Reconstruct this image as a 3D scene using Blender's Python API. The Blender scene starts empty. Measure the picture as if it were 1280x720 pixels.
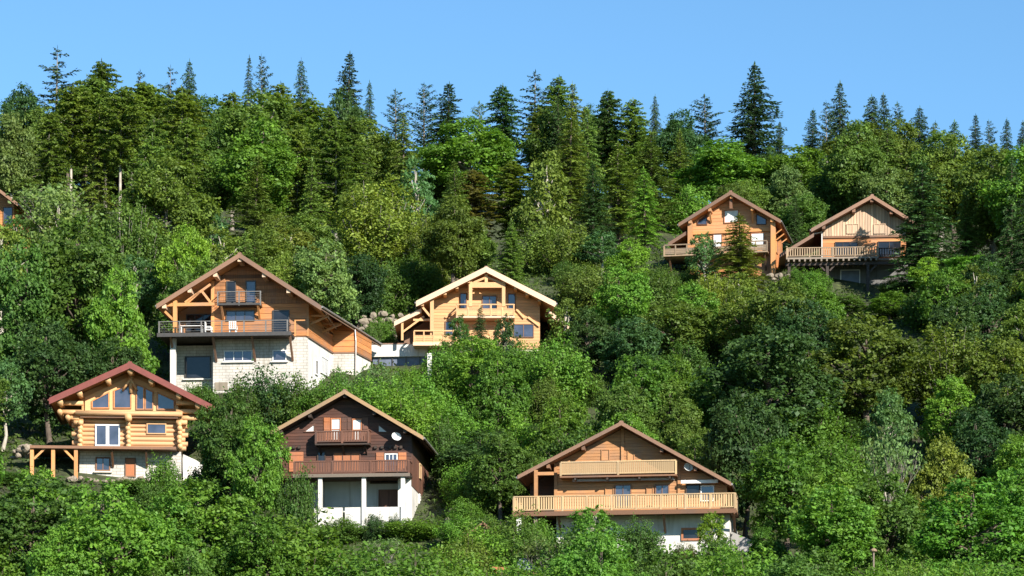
import bpy, math, random
import numpy as np
from mathutils import Vector, Matrix

# ------------------------------------------------------------------ camera, sky, sun, exposure
F = 3600.0            # focal length in pixels of the 1280 px wide photograph
YH = 1100.0           # row of the horizon (the camera looks up at the slope)
SC = bpy.context.scene
COL = SC.collection
cam = bpy.data.objects.new('camera', bpy.data.cameras.new('camera'))
COL.objects.link(cam)
cam.data.sensor_width = 36.0
cam.data.lens = 36.0 * F / 1280.0
cam.data.shift_y = (YH - 360.0) / 1280.0
cam.data.clip_start = 1.0
cam.data.clip_end = 20000.0
cam.rotation_euler = (math.radians(90), 0, 0)
SC.camera = cam

SUN_AZ, SUN_EL = math.radians(147), math.radians(27)   # azimuth from +Y towards +X
world = bpy.data.worlds.new('World'); SC.world = world
world.use_nodes = True
wn = world.node_tree.nodes; wl = world.node_tree.links
sky = wn.new('ShaderNodeTexSky'); sky.sky_type = 'NISHITA'
sky.sun_disc = False
sky.sun_elevation = SUN_EL; sky.sun_rotation = SUN_AZ
sky.altitude = 900; sky.air_density = 1.0; sky.dust_density = 0.0; sky.ozone_density = 2.5
wn['Background'].inputs['Strength'].default_value = 0.086
tint = wn.new('ShaderNodeMix'); tint.data_type = 'RGBA'; tint.blend_type = 'MULTIPLY'
tint.inputs[0].default_value = 1.0; tint.inputs[7].default_value = (0.70, 0.97, 1.06, 1)     # clear mountain air, as deep a blue as in the photograph
wl.new(sky.outputs['Color'], tint.inputs[6])
wl.new(tint.outputs[2], wn['Background'].inputs['Color'])

sun = bpy.data.objects.new('sun', bpy.data.lights.new('sun', 'SUN'))
COL.objects.link(sun)
sun.data.energy = 5.0; sun.data.angle = math.radians(0.53); sun.data.color = (1.0, 0.94, 0.84)
sd = Vector((math.sin(SUN_AZ) * math.cos(SUN_EL), math.cos(SUN_AZ) * math.cos(SUN_EL), math.sin(SUN_EL)))
sun.rotation_euler = sd.to_track_quat('Z', 'Y').to_euler()
sun.location = (60, -60, 120)

SC.render.engine = 'CYCLES'
SC.view_settings.view_transform = 'Standard'
SC.view_settings.look = 'None'
SC.view_settings.gamma = 1.0
SC.view_settings.use_curve_mapping = False
SC.view_settings.exposure = 1.05
SC.cycles.max_bounces = 8
SC.cycles.diffuse_bounces = 5
SC.cycles.transmission_bounces = 3

# ------------------------------------------------------------------ materials
def nodemat(name):
    m = bpy.data.materials.new(name); m.use_nodes = True
    nt = m.node_tree
    return m, nt, nt.nodes, nt.links, nt.nodes['Principled BSDF']

def mixc(nt, fac, a, b, mode='MIX'):
    n = nt.nodes.new('ShaderNodeMix'); n.data_type = 'RGBA'; n.blend_type = mode
    for val, i in ((fac, 0), (a, 6), (b, 7)):
        if hasattr(val, 'is_linked'): nt.links.new(val, n.inputs[i])
        elif i == 0: n.inputs[0].default_value = val
        else: n.inputs[i].default_value = (*val, 1)
    return n.outputs[2]

def ramp(nt, src, stops):
    r = nt.nodes.new('ShaderNodeValToRGB'); nt.links.new(src, r.inputs[0])
    e = r.color_ramp.elements
    e[0].position, e[0].color = stops[0][0], (*stops[0][1], 1)
    e[1].position, e[1].color = stops[-1][0], (*stops[-1][1], 1)
    for p, c in stops[1:-1]:
        x = e.new(p); x.color = (*c, 1)
    return r.outputs[0]

def noise(nt, scale, detail=4, vec=None, rough=0.55):
    n = nt.nodes.new('ShaderNodeTexNoise'); n.inputs['Scale'].default_value = scale
    n.inputs['Detail'].default_value = detail; n.inputs['Roughness'].default_value = rough
    if vec is not None: nt.links.new(vec, n.inputs['Vector'])
    return n.outputs['Fac']

def objvec(nt, scale=(1, 1, 1)):
    t = nt.nodes.new('ShaderNodeTexCoord'); mp = nt.nodes.new('ShaderNodeMapping')
    mp.inputs['Scale'].default_value = scale
    nt.links.new(t.outputs['Object'], mp.inputs['Vector'])
    return mp.outputs['Vector']

def attr(nt, name):
    a = nt.nodes.new('ShaderNodeAttribute'); a.attribute_name = name
    return a.outputs['Fac']

def bump(nt, h, strength, dist, bsdf):
    b = nt.nodes.new('ShaderNodeBump'); b.inputs['Strength'].default_value = strength
    b.inputs['Distance'].default_value = dist
    nt.links.new(h, b.inputs['Height']); nt.links.new(b.outputs[0], bsdf.inputs['Normal'])

def wood(name, col, grain='h', var=0.35, rough=0.6, weather=0.4, wcol=None):
    m, nt, ns, lk, bs = nodemat(name)
    sc = {'h': (1.2, 1.2, 26), 'v': (26, 26, 1.0), 'd': (26, 1.2, 26)}[grain]
    n1 = noise(nt, 1.0, 5, objvec(nt, sc))
    n2 = noise(nt, 0.55, 3, objvec(nt))
    dark = tuple(c * (1 - var) for c in col); light = tuple(min(.85, c * (1 + var * .7)) for c in col)
    c1 = ramp(nt, n1, [(.25, dark), (.75, light)])
    c2 = mixc(nt, attr(nt, 'rnd'), tuple([1 - var * .9] * 3), (1.12, 1.10, 1.06))
    c3 = mixc(nt, 1.0, c1, c2, 'MULTIPLY')
    w = wcol or tuple(0.55 * sum(col) / 3 for _ in range(3))
    f = ramp(nt, n2, [(.48, (0, 0, 0)), (.72, (weather,) * 3)])
    c4 = mixc(nt, f, c3, w)
    lk.new(c4, bs.inputs['Base Color'])
    bs.inputs['Roughness'].default_value = rough
    bs.inputs['Specular IOR Level'].default_value = 0.3
    bump(nt, n1, .25, .02, bs)
    return m

def plaster(name, col, stain=0.3, blocks=False):
    m, nt, ns, lk, bs = nodemat(name)
    n1 = noise(nt, 1.1, 6, objvec(nt, (1, 1, .45)))
    n2 = noise(nt, 14, 3, objvec(nt))
    c = ramp(nt, n1, [(.3, tuple(x * (1 - stain) for x in col)), (.62, col)])
    n3 = noise(nt, 1.0, 5, objvec(nt, (3.5, 3.5, .22)))
    c = mixc(nt, 1.0, c, ramp(nt, n3, [(.30, (.74, .71, .66)), (.44, (1, 1, 1))]), 'MULTIPLY')
    if blocks:
        b = ns.new('ShaderNodeTexBrick'); b.inputs['Scale'].default_value = 1.0
        b.inputs['Brick Width'].default_value = .5; b.inputs['Row Height'].default_value = .21
        b.inputs['Mortar Size'].default_value = .018
        b.inputs['Color1'].default_value = (1, 1, 1, 1); b.inputs['Color2'].default_value = (.90, .885, .87, 1)
        b.inputs['Mortar'].default_value = (.58, .55, .51, 1)
        t = ns.new('ShaderNodeTexCoord'); s = ns.new('ShaderNodeSeparateXYZ'); cb = ns.new('ShaderNodeCombineXYZ')
        ad = ns.new('ShaderNodeMath'); ad.operation = 'ADD'
        lk.new(t.outputs['Object'], s.inputs[0]); lk.new(s.outputs[0], ad.inputs[0]); lk.new(s.outputs[1], ad.inputs[1])
        lk.new(ad.outputs[0], cb.inputs[0]); lk.new(s.outputs[2], cb.inputs[1]); lk.new(cb.outputs[0], b.inputs['Vector'])
        c = mixc(nt, 1.0, c, b.outputs['Color'], 'MULTIPLY')
    lk.new(c, bs.inputs['Base Color'])
    bs.inputs['Roughness'].default_value = .85
    bump(nt, n2, .2, .02, bs)
    return m

def plain(name, col, rough=.5, metal=0.0, var=.15):
    m, nt, ns, lk, bs = nodemat(name)
    n1 = noise(nt, 3.0, 4, objvec(nt))
    lk.new(ramp(nt, n1, [(.3, tuple(c * (1 - var) for c in col)), (.7, tuple(min(.9, c * (1 + var)) for c in col))]), bs.inputs['Base Color'])
    bs.inputs['Roughness'].default_value = rough; bs.inputs['Metallic'].default_value = metal
    return m

def glass(name, col=(.010, .011, .014), ior=1.5):
    m, nt, ns, lk, bs = nodemat(name)
    n1 = noise(nt, .9, 2, objvec(nt))
    lk.new(ramp(nt, n1, [(.35, col), (.7, tuple(c * 2.2 for c in col))]), bs.inputs['Base Color'])
    bs.inputs['Roughness'].default_value = .06; bs.inputs['IOR'].default_value = ior
    return m

def tiles(name, col, row=.35):
    m, nt, ns, lk, bs = nodemat(name)
    n1 = noise(nt, 1.4, 5, objvec(nt)); n2 = noise(nt, 9, 3, objvec(nt))
    c = ramp(nt, n1, [(.3, tuple(x * .6 for x in col)), (.7, tuple(min(.8, x * 1.3) for x in col))])
    c = mixc(nt, .35, c, ramp(nt, n2, [(.3, tuple(x * .5 for x in col)), (.7, tuple(min(.8, x * 1.5) for x in col))]))
    w = ns.new('ShaderNodeTexWave'); w.inputs['Scale'].default_value = 1.2
    lk.new(objvec(nt), w.inputs['Vector'])
    lk.new(c, bs.inputs['Base Color']); bs.inputs['Roughness'].default_value = .7
    bump(nt, w.outputs['Fac'], .3, .03, bs)
    return m

def leafmat(name, trans=.3, tint=(1, 1, 1)):
    m, nt, ns, lk, bs = nodemat(name)
    oi = ns.new('ShaderNodeObjectInfo')
    v = mixc(nt, attr(nt, 'rnd'), (.55, .56, .52), (1.42, 1.38, 1.2))
    c = mixc(nt, 1.0, oi.outputs['Color'], v, 'MULTIPLY')
    n1 = noise(nt, .8, 3, objvec(nt))
    warm = ramp(nt, n1, [(.38, (.92, .98, 1.05)), (.64, (1.07, 1.03, .88))])
    c = mixc(nt, 1.0, c, warm, 'MULTIPLY')
    lk.new(c, bs.inputs['Base Color'])
    bs.inputs['Roughness'].default_value = .55; bs.inputs['Specular IOR Level'].default_value = .28
    tr = ns.new('ShaderNodeBsdfTranslucent')
    ct = mixc(nt, 1.0, c, (1.15, 1.15, .55), 'MULTIPLY')
    lk.new(ct, tr.inputs['Color'])
    mx = ns.new('ShaderNodeMixShader'); mx.inputs[0].default_value = trans
    lk.new(bs.outputs[0], mx.inputs[1]); lk.new(tr.outputs[0], mx.inputs[2])
    lk.new(mx.outputs[0], ns['Material Output'].inputs['Surface'])
    return m

def barkmat(name, a, b):
    m, nt, ns, lk, bs = nodemat(name)
    n1 = noise(nt, 3.0, 5, objvec(nt, (2, 2, .6)))
    lk.new(ramp(nt, n1, [(.3, a), (.7, b)]), bs.inputs['Base Color'])
    bs.inputs['Roughness'].default_value = .9
    bump(nt, n1, .4, .05, bs)
    return m

M = {}
M['leaf'] = leafmat('broad_leaf', .42)
M['needle'] = leafmat('needle_spray', .22)
M['bark'] = barkmat('brown_bark', (.05, .036, .026), (.13, .10, .075))
M['palebark'] = barkmat('pale_bark', (.22, .19, .15), (.46, .42, .35))
M['greybark'] = barkmat('grey_bark', (.11, .095, .08), (.26, .23, .19))
M['glass'] = glass('window_glass')
M['glassblue'] = glass('sky_reflecting_glass', (.028, .030, .045), 1.85)
M['blind'] = plain('white_roller_blind', (.58, .58, .56), .6)
M['white'] = plaster('white_render', (.60, .575, .535), .28)
M['block'] = plaster('white_block_wall', (.53, .50, .455), .3, True)
M['greywall'] = plaster('grey_render', (.46, .46, .46), .2)
M['cream'] = plaster('cream_slab', (.62, .55, .45), .2)
M['concrete'] = plaster('concrete', (.34, .32, .30), .3)
M['whitepaint'] = plain('white_paint', (.62, .61, .59), .5)
M['steel'] = plain('brushed_steel', (.16, .15, .14), .5, .3)
M['darkmetal'] = plain('dark_metal', (.05, .045, .042), .45)
M['zinc'] = plain('zinc_gutter', (.30, .27, .25), .4, .5)
M['tile'] = tiles('brown_roof_tile', (.20, .11, .075))
M['redmetal'] = plain('dark_red_roof_metal', (.15, .030, .021), .65)
M['bluedoor'] = plain('slate_blue_door', (.10, .12, .17), .5)
M['fabricgrey'] = plain('grey_awning_cloth', (.32, .29, .28), .8)
M['fabricwhite'] = plain('white_awning_cloth', (.7, .66, .62), .8)
# wood tones
M['orange'] = wood('orange_larch', (.51, .21, .074))
M['orangebeam'] = wood('orange_beam', (.55, .25, .09), 'd', .25)
M['shingle'] = wood('brown_shingle', (.33, .145, .06), 'v', .65)
M['honey'] = wood('honey_pine', (.57, .32, .148), var=.22, weather=.1)
M['honeybeam'] = wood('honey_beam', (.58, .335, .16), 'd', .2, weather=.1)
M['palefascia'] = wood('pale_fascia', (.60, .415, .285), 'd', .15, weather=.1)
M['tan'] = wood('tan_siding', (.42, .205, .088), var=.28)
M['tanrail'] = wood('tan_rail', (.46, .315, .17), 'v', .28)
M['brownbeam'] = wood('brown_beam', (.20, .10, .055), 'd', .3)
M['fascia'] = wood('weathered_brown_fascia', (.23, .13, .085), 'd', .3)
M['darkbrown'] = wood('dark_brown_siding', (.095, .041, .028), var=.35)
M['redbrown'] = wood('red_brown_board', (.135, .062, .041), 'v', .35)
M['rust'] = wood('rust_orange_shutter', (.42, .15, .06), 'v', .25)
M['tanfascia'] = wood('tan_fascia', (.34, .215, .115), 'd', .25)
M['log'] = wood('peeled_log', (.55, .32, .165), 'h', .25, weather=.15, wcol=(.3, .16, .07))
M['logend'] = wood('log_end', (.57, .335, .16), 'v', .15, weather=.05)
M['soffitlog'] = wood('log_house_soffit', (.46, .23, .09), 'd', .25)
M['palegable'] = wood('pale_vertical_board', (.54, .37, .245), 'v', .4, weather=.2)
M['greyrail'] = wood('grey_tan_rail', (.29, .205, .13), 'v', .3)
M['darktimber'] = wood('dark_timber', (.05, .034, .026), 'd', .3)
M['greytimber'] = wood('grey_timber', (.20, .16, .125), 'd', .3)
M['orangepine'] = wood('orange_pine', (.52, .25, .115), var=.22, weather=.1)
M['shadewall'] = plaster('shaded_render', (.13, .125, .12), .2)  # render with the shade under the stilted deck put into its colour
M['stone'] = plaster('pale_boulder', (.25, .205, .15), .5)
# ------------------------------------------------------------------ mesh helpers
def tag(o, label=None, cat=None, group=None, kind=None):
    if label: o['label'] = label
    if cat: o['category'] = cat
    if group: o['group'] = group
    if kind: o['kind'] = kind
    return o

def link(o, parent=None):
    COL.objects.link(o)
    if parent is not None: o.parent = parent
    return o

def instance(name, mesh, parent, loc=(0, 0, 0), rotz=0.0, scale=(1, 1, 1)):
    o = bpy.data.objects.new(name, mesh); link(o, parent)
    o.location = loc; o.rotation_euler = (0, 0, rotz); o.scale = scale
    return o

RB = random.Random(11)
class MB:
    """collects boxes, prisms, beams and tubes; build() links them as one mesh object"""
    def __init__(s): s.v = []; s.f = []; s.r = []
    def add(s, pts, faces, r=None):  # returns nothing useful
        b = len(s.v); s.v += [tuple(p) for p in pts]
        r = RB.random() if r is None else r
        for f in faces: s.f.append([b + i for i in f]); s.r.append(r)
    def box(s, x0, x1, y0, y1, z0, z1, r=None):
        s.add([(x0, y0, z0), (x1, y0, z0), (x1, y1, z0), (x0, y1, z0), (x0, y0, z1), (x1, y0, z1), (x1, y1, z1), (x0, y1, z1)],
              [(0, 3, 2, 1), (4, 5, 6, 7), (0, 1, 5, 4), (1, 2, 6, 5), (2, 3, 7, 6), (3, 0, 4, 7)], r)
        return s
    def prism(s, poly, v0, v1, r=None):
        """polygon in (u, w), counter-clockwise seen from the front, extruded from v0 (front) to v1"""
        n = len(poly)
        pts = [(u, v0, w) for u, w in poly] + [(u, v1, w) for u, w in poly]
        faces = [tuple(range(n)), tuple(range(2 * n - 1, n - 1, -1))]
        faces += [(i + n, (i + 1) % n + n, (i + 1) % n, i) for i in range(n)]
        s.add(pts, faces, r); return s
    def beam(s, p, q, w, h, up=(0, 0, 1), r=None):
        p, q = Vector(p), Vector(q); d = (q - p).normalized(); up = Vector(up)
        if abs(d.dot(up)) > .95: up = Vector((0, 1, 0))
        a = d.cross(up).normalized() * (w / 2); b = a.cross(d).normalized() * (h / 2)
        pts = [p - a - b, p + a - b, p + a + b, p - a + b, q - a - b, q + a - b, q + a + b, q - a + b]
        s.add(pts, [(0, 3, 2, 1), (4, 5, 6, 7), (0, 1, 5, 4), (1, 2, 6, 5), (2, 3, 7, 6), (3, 0, 4, 7)], r); return s
    def tube(s, p, q, r0, r1, n=8, r=None, caps=True):
        p, q = Vector(p), Vector(q); d = (q - p).normalized()
        up = Vector((0, 0, 1)) if abs(d.z) < .9 else Vector((1, 0, 0))
        a = d.cross(up).normalized(); b = d.cross(a)
        pts = []
        for c, rr in ((p, r0), (q, r1)):
            for i in range(n):
                t = 2 * math.pi * i / n
                pts.append(c + a * (rr * math.cos(t)) + b * (rr * math.sin(t)))
        faces = [(i, (i + 1) % n, (i + 1) % n + n, i + n) for i in range(n)]
        if caps: faces += [tuple(range(n - 1, -1, -1)), tuple(range(n, 2 * n))]
        s.add(pts, faces, r); return s
    def mesh(s, name, mat, smooth=False):
        me = bpy.data.meshes.new(name); me.from_pydata(s.v, [], s.f)
        a = me.attributes.new('rnd', 'FLOAT', 'FACE'); a.data.foreach_set('value', s.r)
        me.materials.append(M[mat] if isinstance(mat, str) else mat)
        if smooth: me.polygons.foreach_set('use_smooth', [True] * len(me.polygons))
        me.update(); return me
    def build(s, name, mat, parent=None, kind=None, smooth=False):
        o = bpy.data.objects.new(name, s.mesh(name, mat, smooth)); link(o, parent)
        if kind: o['kind'] = kind
        return o

def clip(poly, axis, val, keep_less):
    out = []
    for i in range(len(poly)):
        a, b = poly[i], poly[(i + 1) % len(poly)]
        ina = (a[axis] <= val) == keep_less; inb = (b[axis] <= val) == keep_less
        if ina: out.append(a)
        if ina != inb:
            t = (val - a[axis]) / (b[axis] - a[axis])
            out.append((a[0] + t * (b[0] - a[0]), a[1] + t * (b[1] - a[1])))
    return out

# ------------------------------------------------------------------ the slope
KY = [-400, -100, 0, 60, 110, 140, 160, 180, 195, 212, 225, 250, 290, 320, 345, 390, 460, 800, 4000]
KZ = [-12, -6, -1.6, 3, 14, 23.5, 29.3, 35.4, 43, 53, 60, 72.5, 89, 100.5, 112, 111, 98, 40, -40]
KZ = [z - max(0, y) * .0833 for y, z in zip(KY, KZ)]
def prof(y): return np.interp(y, KY, KZ)
PADS = []      # (x, y, z, radius)
def smoothprof(y):
    return (prof(y - 7) + 2 * prof(y) + prof(y + 7)) / 4
def ground(x, y):
    x = np.asarray(x, float); y = np.asarray(y, float)
    z = smoothprof(y) + 1.3 * np.sin(x * .045 + .6) * np.sin(y * .03) + .5 * np.sin(x * .17 + y * .11) + .35 * np.sin(x * .31 - y * .23)
    for sx in (1,): z = z - np.clip(x - 20, 0, 80) * .012 * np.clip((y - 260) / 60, 0, 1) * 3.0
    num = np.zeros_like(z); den = np.zeros_like(z) + 1e-9; wmax = np.zeros_like(z)
    for px, py, pz, r, base in PADS:
        d2 = ((x - px) / r) ** 2 + ((y - py) / (r * .8)) ** 2
        w = np.exp(-d2); num += w * (pz - base); den += w; wmax = np.maximum(wmax, w)
    return z + num / den * wmax
def add_pad(x, y, z, r):
    P0 = list(PADS); PADS.clear(); b = float(ground(x, y)); PADS.extend(P0)
    PADS.append((x, y, z, r, b))
def wx(px, Y): return (px - 640.0) / F * Y
def wz(py, Y): return (YH - py) / F * Y

# ------------------------------------------------------------------ chalet helpers
class House:
    def __init__(s, name, px, py, D, yaw, label, cat='house', group=None, pad=9.0, sink=0.0):
        s.D = D; s.th = math.radians(yaw)
        s.o = Vector((wx(px, D), D, wz(py, D)))
        s.ru = Vector((math.cos(s.th), -math.sin(s.th), 0)); s.rv = Vector((math.sin(s.th), math.cos(s.th), 0))
        s.root = bpy.data.objects.new(name, None); link(s.root)
        s.root.location = s.o; s.root.rotation_euler = (0, 0, -s.th); s.root.empty_display_size = .5
        tag(s.root, label, cat, group)
        if pad: add_pad(s.o.x, s.o.y, s.o.z + sink, pad)
    def plane(s, px, py, n, d):
        """local point where the sight line of a photo pixel meets the local plane n.p = d"""
        ray = Vector(((px - 640) / F, 1, (YH - py) / F))
        lr = Vector((ray.dot(s.ru), ray.dot(s.rv), ray.z)); lo = Vector((-s.o.dot(s.ru), -s.o.dot(s.rv), -s.o.z))
        n = Vector(n); t = (d - n.dot(lo)) / n.dot(lr)
        return lo + lr * t
    def uw(s, px, py, v=0.0):
        p = s.plane(px, py, (0, 1, 0), v); return p.x, p.z
    def vw(s, px, py, u):
        p = s.plane(px, py, (1, 0, 0), u); return p.y, p.z

def local(root, loc, rz=0):
    return Matrix.Translation(loc) @ Matrix.Rotation(rz, 4, 'Z')

def siding(H, poly, v, bh, mat, name='siding', vertical=False, proud=.035, gap=.018):
    """real boards cut to the wall's outline"""
    ax = 0 if vertical else 1
    lo = min(p[ax] for p in poly); hi = max(p[ax] for p in poly)
    m = MB(); a = lo
    while a < hi - .02:
        b = min(a + bh, hi)
        q = clip(clip(poly, ax, a + gap, False), ax, b, True)
        if len(q) >= 3: m.prism(q, v - proud - RB.random() * .012, v + .01)
        a = b
    return m.build(name, mat, H.root, 'stuff')

def window(H, x0, y0, x1, y1, v=0.0, nx=1, ny=1, fmat='whitepaint', gmat='glass', fw=.07, mw=.05, name='window', sill=None, local_rect=None):
    if local_rect: u0, u1, w0, w1 = local_rect
    else:
        u0, w1 = H.uw(x0, y0, v); u1, w0 = H.uw(x1, y1, v)
    m = MB(); f0, f1 = v - .10, v + .02
    m.box(u0, u1, f0, f1, w0, w0 + fw); m.box(u0, u1, f0, f1, w1 - fw, w1)
    m.box(u0, u0 + fw, f0, f1, w0 + fw, w1 - fw); m.box(u1 - fw, u1, f0, f1, w0 + fw, w1 - fw)
    iu0, iu1, iw0, iw1 = u0 + fw, u1 - fw, w0 + fw, w1 - fw
    cu = [(iu0 + (iu1 - iu0) * i / nx) for i in range(nx + 1)]; cw = [(iw0 + (iw1 - iw0) * i / ny) for i in range(ny + 1)]
    for c in cu[1:-1]: m.box(c - mw / 2, c + mw / 2, f0 + .01, f1, iw0, iw1)
    for c in cw[1:-1]: m.box(iu0, iu1, f0 + .013, f1, c - mw / 2, c + mw / 2)
    o = m.build(name, fmat, H.root)
    for i in range(nx):
        for j in range(ny):
            MB().box(cu[i], cu[i + 1], v - .045, v - .035, cw[j], cw[j + 1]).build('pane', gmat, o)
    if sill: MB().box(u0 - .12, u1 + .12, v - .2, v + .02, w0 - .10, w0 - .003).build('sill', sill, o)
    return o

def polywindow(H, pts, v, fmat, gmat, fw=.07, name='window'):
    """window of any convex outline, its frame an inset ring; pts are local (u, w), counter-clockwise"""
    n = len(pts); cx = sum(p[0] for p in pts) / n; cw = sum(p[1] for p in pts) / n
    ins = []
    for i in range(n):
        a, b, c = Vector(pts[i - 1]), Vector(pts[i]), Vector(pts[(i + 1) % n])
        d1 = (b - a).normalized(); d2 = (c - b).normalized(); n1 = Vector((-d1.y, d1.x)); n2 = Vector((-d2.y, d2.x))
        k = (n1 + n2); k = k / max(.35, k.dot(n1)); ins.append(tuple(b + k * fw))
    m = MB()
    for i in range(n):
        j = (i + 1) % n
        m.prism([pts[i], pts[j], ins[j], ins[i]], v - .10, v + .02)
    o = m.build(name, fmat, H.root)
    MB().prism(ins, v - .045, v - .03).build('pane', gmat, o)
    return o

def shutter(H, x0, y0, x1, y1, v, mat):
    u0, w1 = H.uw(x0, y0, v); u1, w0 = H.uw(x1, y1, v)
    o = MB().box(u0, u1, v - .085, v - .04, w0, w1).build('shutter', mat, H.root)
    m = MB(); h = w1 - w0
    for k in (.16, .5, .84): m.box(u0 + .03, u1 - .03, v - .11, v - .085, w0 + h * k - .035, w0 + h * k + .035)
    m.build('batten', mat, o)
    return o

def railing(H, p, q, w0, h, mat, step=.14, bw=.075, bt=.035, postn=0, botgap=.08, pmat=None, name='railing', solid=False, top=.07):
    """rails between local plan points p and q, with each baluster or board its own sub-part"""
    p, q = Vector((p[0], p[1], 0)), Vector((q[0], q[1], 0)); L = (q - p).length; d = (q - p) / L
    ang = math.atan2(d.y, d.x); z = Vector((0, 0, 1))
    m = MB()
    m.beam(p + z * (w0 + h - top / 2), q + z * (w0 + h - top / 2), .11, top)
    m.beam(p + z * (w0 + botgap + .05), q + z * (w0 + botgap + .05), .06, .08)
    for i in range(postn + 1 if postn else 0):
        c = p + d * (L * i / postn); m.beam(c + z * w0, c + z * (w0 + h - top), .12, .12)
    o = m.build(name, mat, H.root)
    n = max(2, int(L / step)); bh = h - top - botgap - .02
    if solid: me = MB().box(-bw / 2, bw / 2, -bt - .03, -.03, botgap - .04, botgap + bh * .98).mesh('baluster', pmat or mat)
    else: me = MB().box(-bw / 2, bw / 2, -bt / 2, bt / 2, botgap + .09, botgap + bh + .015).mesh('baluster', pmat or mat)
    for i in range(n):
        c = p + d * (L * (i + .5) / n)
        instance('baluster', me, o, (c.x, c.y, w0), ang + RB.uniform(-.04, .04))
    return o

def steel_railing(H, pts, w0, h, posts, glassmat=None):
    m = MB(); z = Vector((0, 0, 1))
    P = [Vector((a, b, 0)) for a, b in pts]
    for a, b in zip(P[:-1], P[1:]):
        m.beam(a + z * (w0 + h), b + z * (w0 + h), .06, .05)
        for k in (.2, .4, .6, .8): m.beam(a + z * (w0 + h * k), b + z * (w0 + h * k), .015, .015)
    o = m.build('railing', 'steel', H.root)
    for (u, v) in posts: MB().box(u - .045, u + .045, v - .045, v + .045, w0 - .18, w0 + h + .03).build('post', 'steel', o)
    return o

class Roof: pass
def gable_roof(H, apex, left, right, vf, vb, back=None, mat='tile', bmat='fascia', smat='brownbeam', th=.16, board=.30, ridge=True, purl=(), pw=.22, pmat=None, gutter='zinc', pend=.12):
    R = Roof(); R.ua, R.wa = H.uw(*apex, vf); R.ul, R.wl = H.uw(*left, vf); R.ur, R.wr = H.uw(*right, vf)
    if back: vb = H.plane(*back, (0, 0, 1), R.wr).y
    R.vf, R.vb, R.th = vf, vb, th
    def top(u):
        return R.wl + (R.wa - R.wl) * (u - R.ul) / (R.ua - R.ul) if u <= R.ua else R.wa + (R.wr - R.wa) * (u - R.ua) / (R.ur - R.ua)
    R.top = top; R.und = lambda u: top(u) - th - .09
    t = .085
    o = MB().prism([(R.ul, R.wl - t), (R.ua, R.wa - t), (R.ua, R.wa), (R.ul, R.wl)], vf, vb)
    o.prism([(R.ua, R.wa - t), (R.ur, R.wr - t), (R.ur, R.wr), (R.ua, R.wa)], vf, vb)
    roof = o.build('roof', mat, H.root)
    e = .004
    s = MB().prism([(R.ul + .05, top(R.ul + .05) - th - .05), (R.ua, R.wa - th - .05), (R.ua, R.wa - t - e), (R.ul + .05, top(R.ul + .05) - t - e)], vf + .04, vb - .05)
    s.prism([(R.ua, R.wa - th - .05), (R.ur - .05, top(R.ur - .05) - th - .05), (R.ur - .05, top(R.ur - .05) - t - e), (R.ua, R.wa - t - e)], vf + .04, vb - .05)
    s.build('soffit', smat, H.root)
    for a, b in (((R.ul - .03, top(R.ul)), (R.ua, R.wa)), ((R.ua, R.wa), (R.ur + .03, top(R.ur)))):
        MB().prism([(a[0], a[1] - board), (b[0], b[1] - board), (b[0], b[1] + .025), (a[0], a[1] + .025)], vf - .06, vf - .004).build('barge_board', bmat, H.root)
    # tiles: courses of real ridges along the slope seen from the front edge
    for side, (ue, we) in (('l', (R.ul, R.wl)), ('r', (R.ur, R.wr))):
        sg = -1 if side == 'l' else 1
        MB().tube((ue + sg * .07, vf, we - .10), (ue + sg * .07, vb, we - .10), .07, .07, 8).build('gutter', gutter, roof)
    if ridge: MB().prism([(R.ua - .16, R.wa - .03), (R.ua + .16, R.wa - .03), (R.ua + .1, R.wa + .07), (R.ua - .1, R.wa + .07)], vf - .02, vb).build('ridge_cap', mat, roof)
    for u in purl:
        w = R.und(u) - pw / 2 + .03
        MB().box(u - pw / 2, u + pw / 2, vf + pend, 0.3, w - pw / 2 - .02, w + pw / 2 - .02).build('purlin', pmat or smat, H.root)
    R.roof = roof
    return R

def gable_poly(R, u0, u1, w0, inset=0.0):
    p = [(u0, w0), (u1, w0), (u1, R.und(u1))]
    if u0 < R.ua < u1: p.append((R.ua, R.und(R.ua)))
    p.append((u0, R.und(u0)))
    return p

def dish(H, px, py, v, r=.33):
    u, w = H.uw(px, py, v)
    m = MB(); n = 14; rings = 4; c = Vector((u, v - .6, w + .05)); ax = Vector((.35, -.8, .45)).normalized()
    a = ax.cross(Vector((0, 0, 1))).normalized(); b = a.cross(ax)
    pts = [c]; faces = []
    for k in range(1, rings + 1):
        rr = r * k / rings
        for i in range(n):
            t = 2 * math.pi * i / n
            pts.append(c + a * rr * math.cos(t) + b * rr * math.sin(t) + ax * (.35 * rr * rr / r))
    for i in range(n): faces.append((0, 1 + i, 1 + (i + 1) % n))
    for k in range(rings - 1):
        for i in range(n):
            s0 = 1 + k * n + i; s1 = 1 + k * n + (i + 1) % n
            faces.append((s0, s0 + n, s1 + n, s1))
    m.add(pts, faces)
    d = m.build('satellite_dish', 'blind', H.root, smooth=True)
    MB().tube(c, c + Vector((0, .62, -.1)), .03, .03, 6).tube(c - b * r * .8 + ax * .1, c + ax * .35, .015, .015, 5).build('dish_arm', 'darkmetal', d)
    return d

def z_at(ox, oy, k): return lambda x, y: (ox + x / k, oy + y / k)
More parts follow.
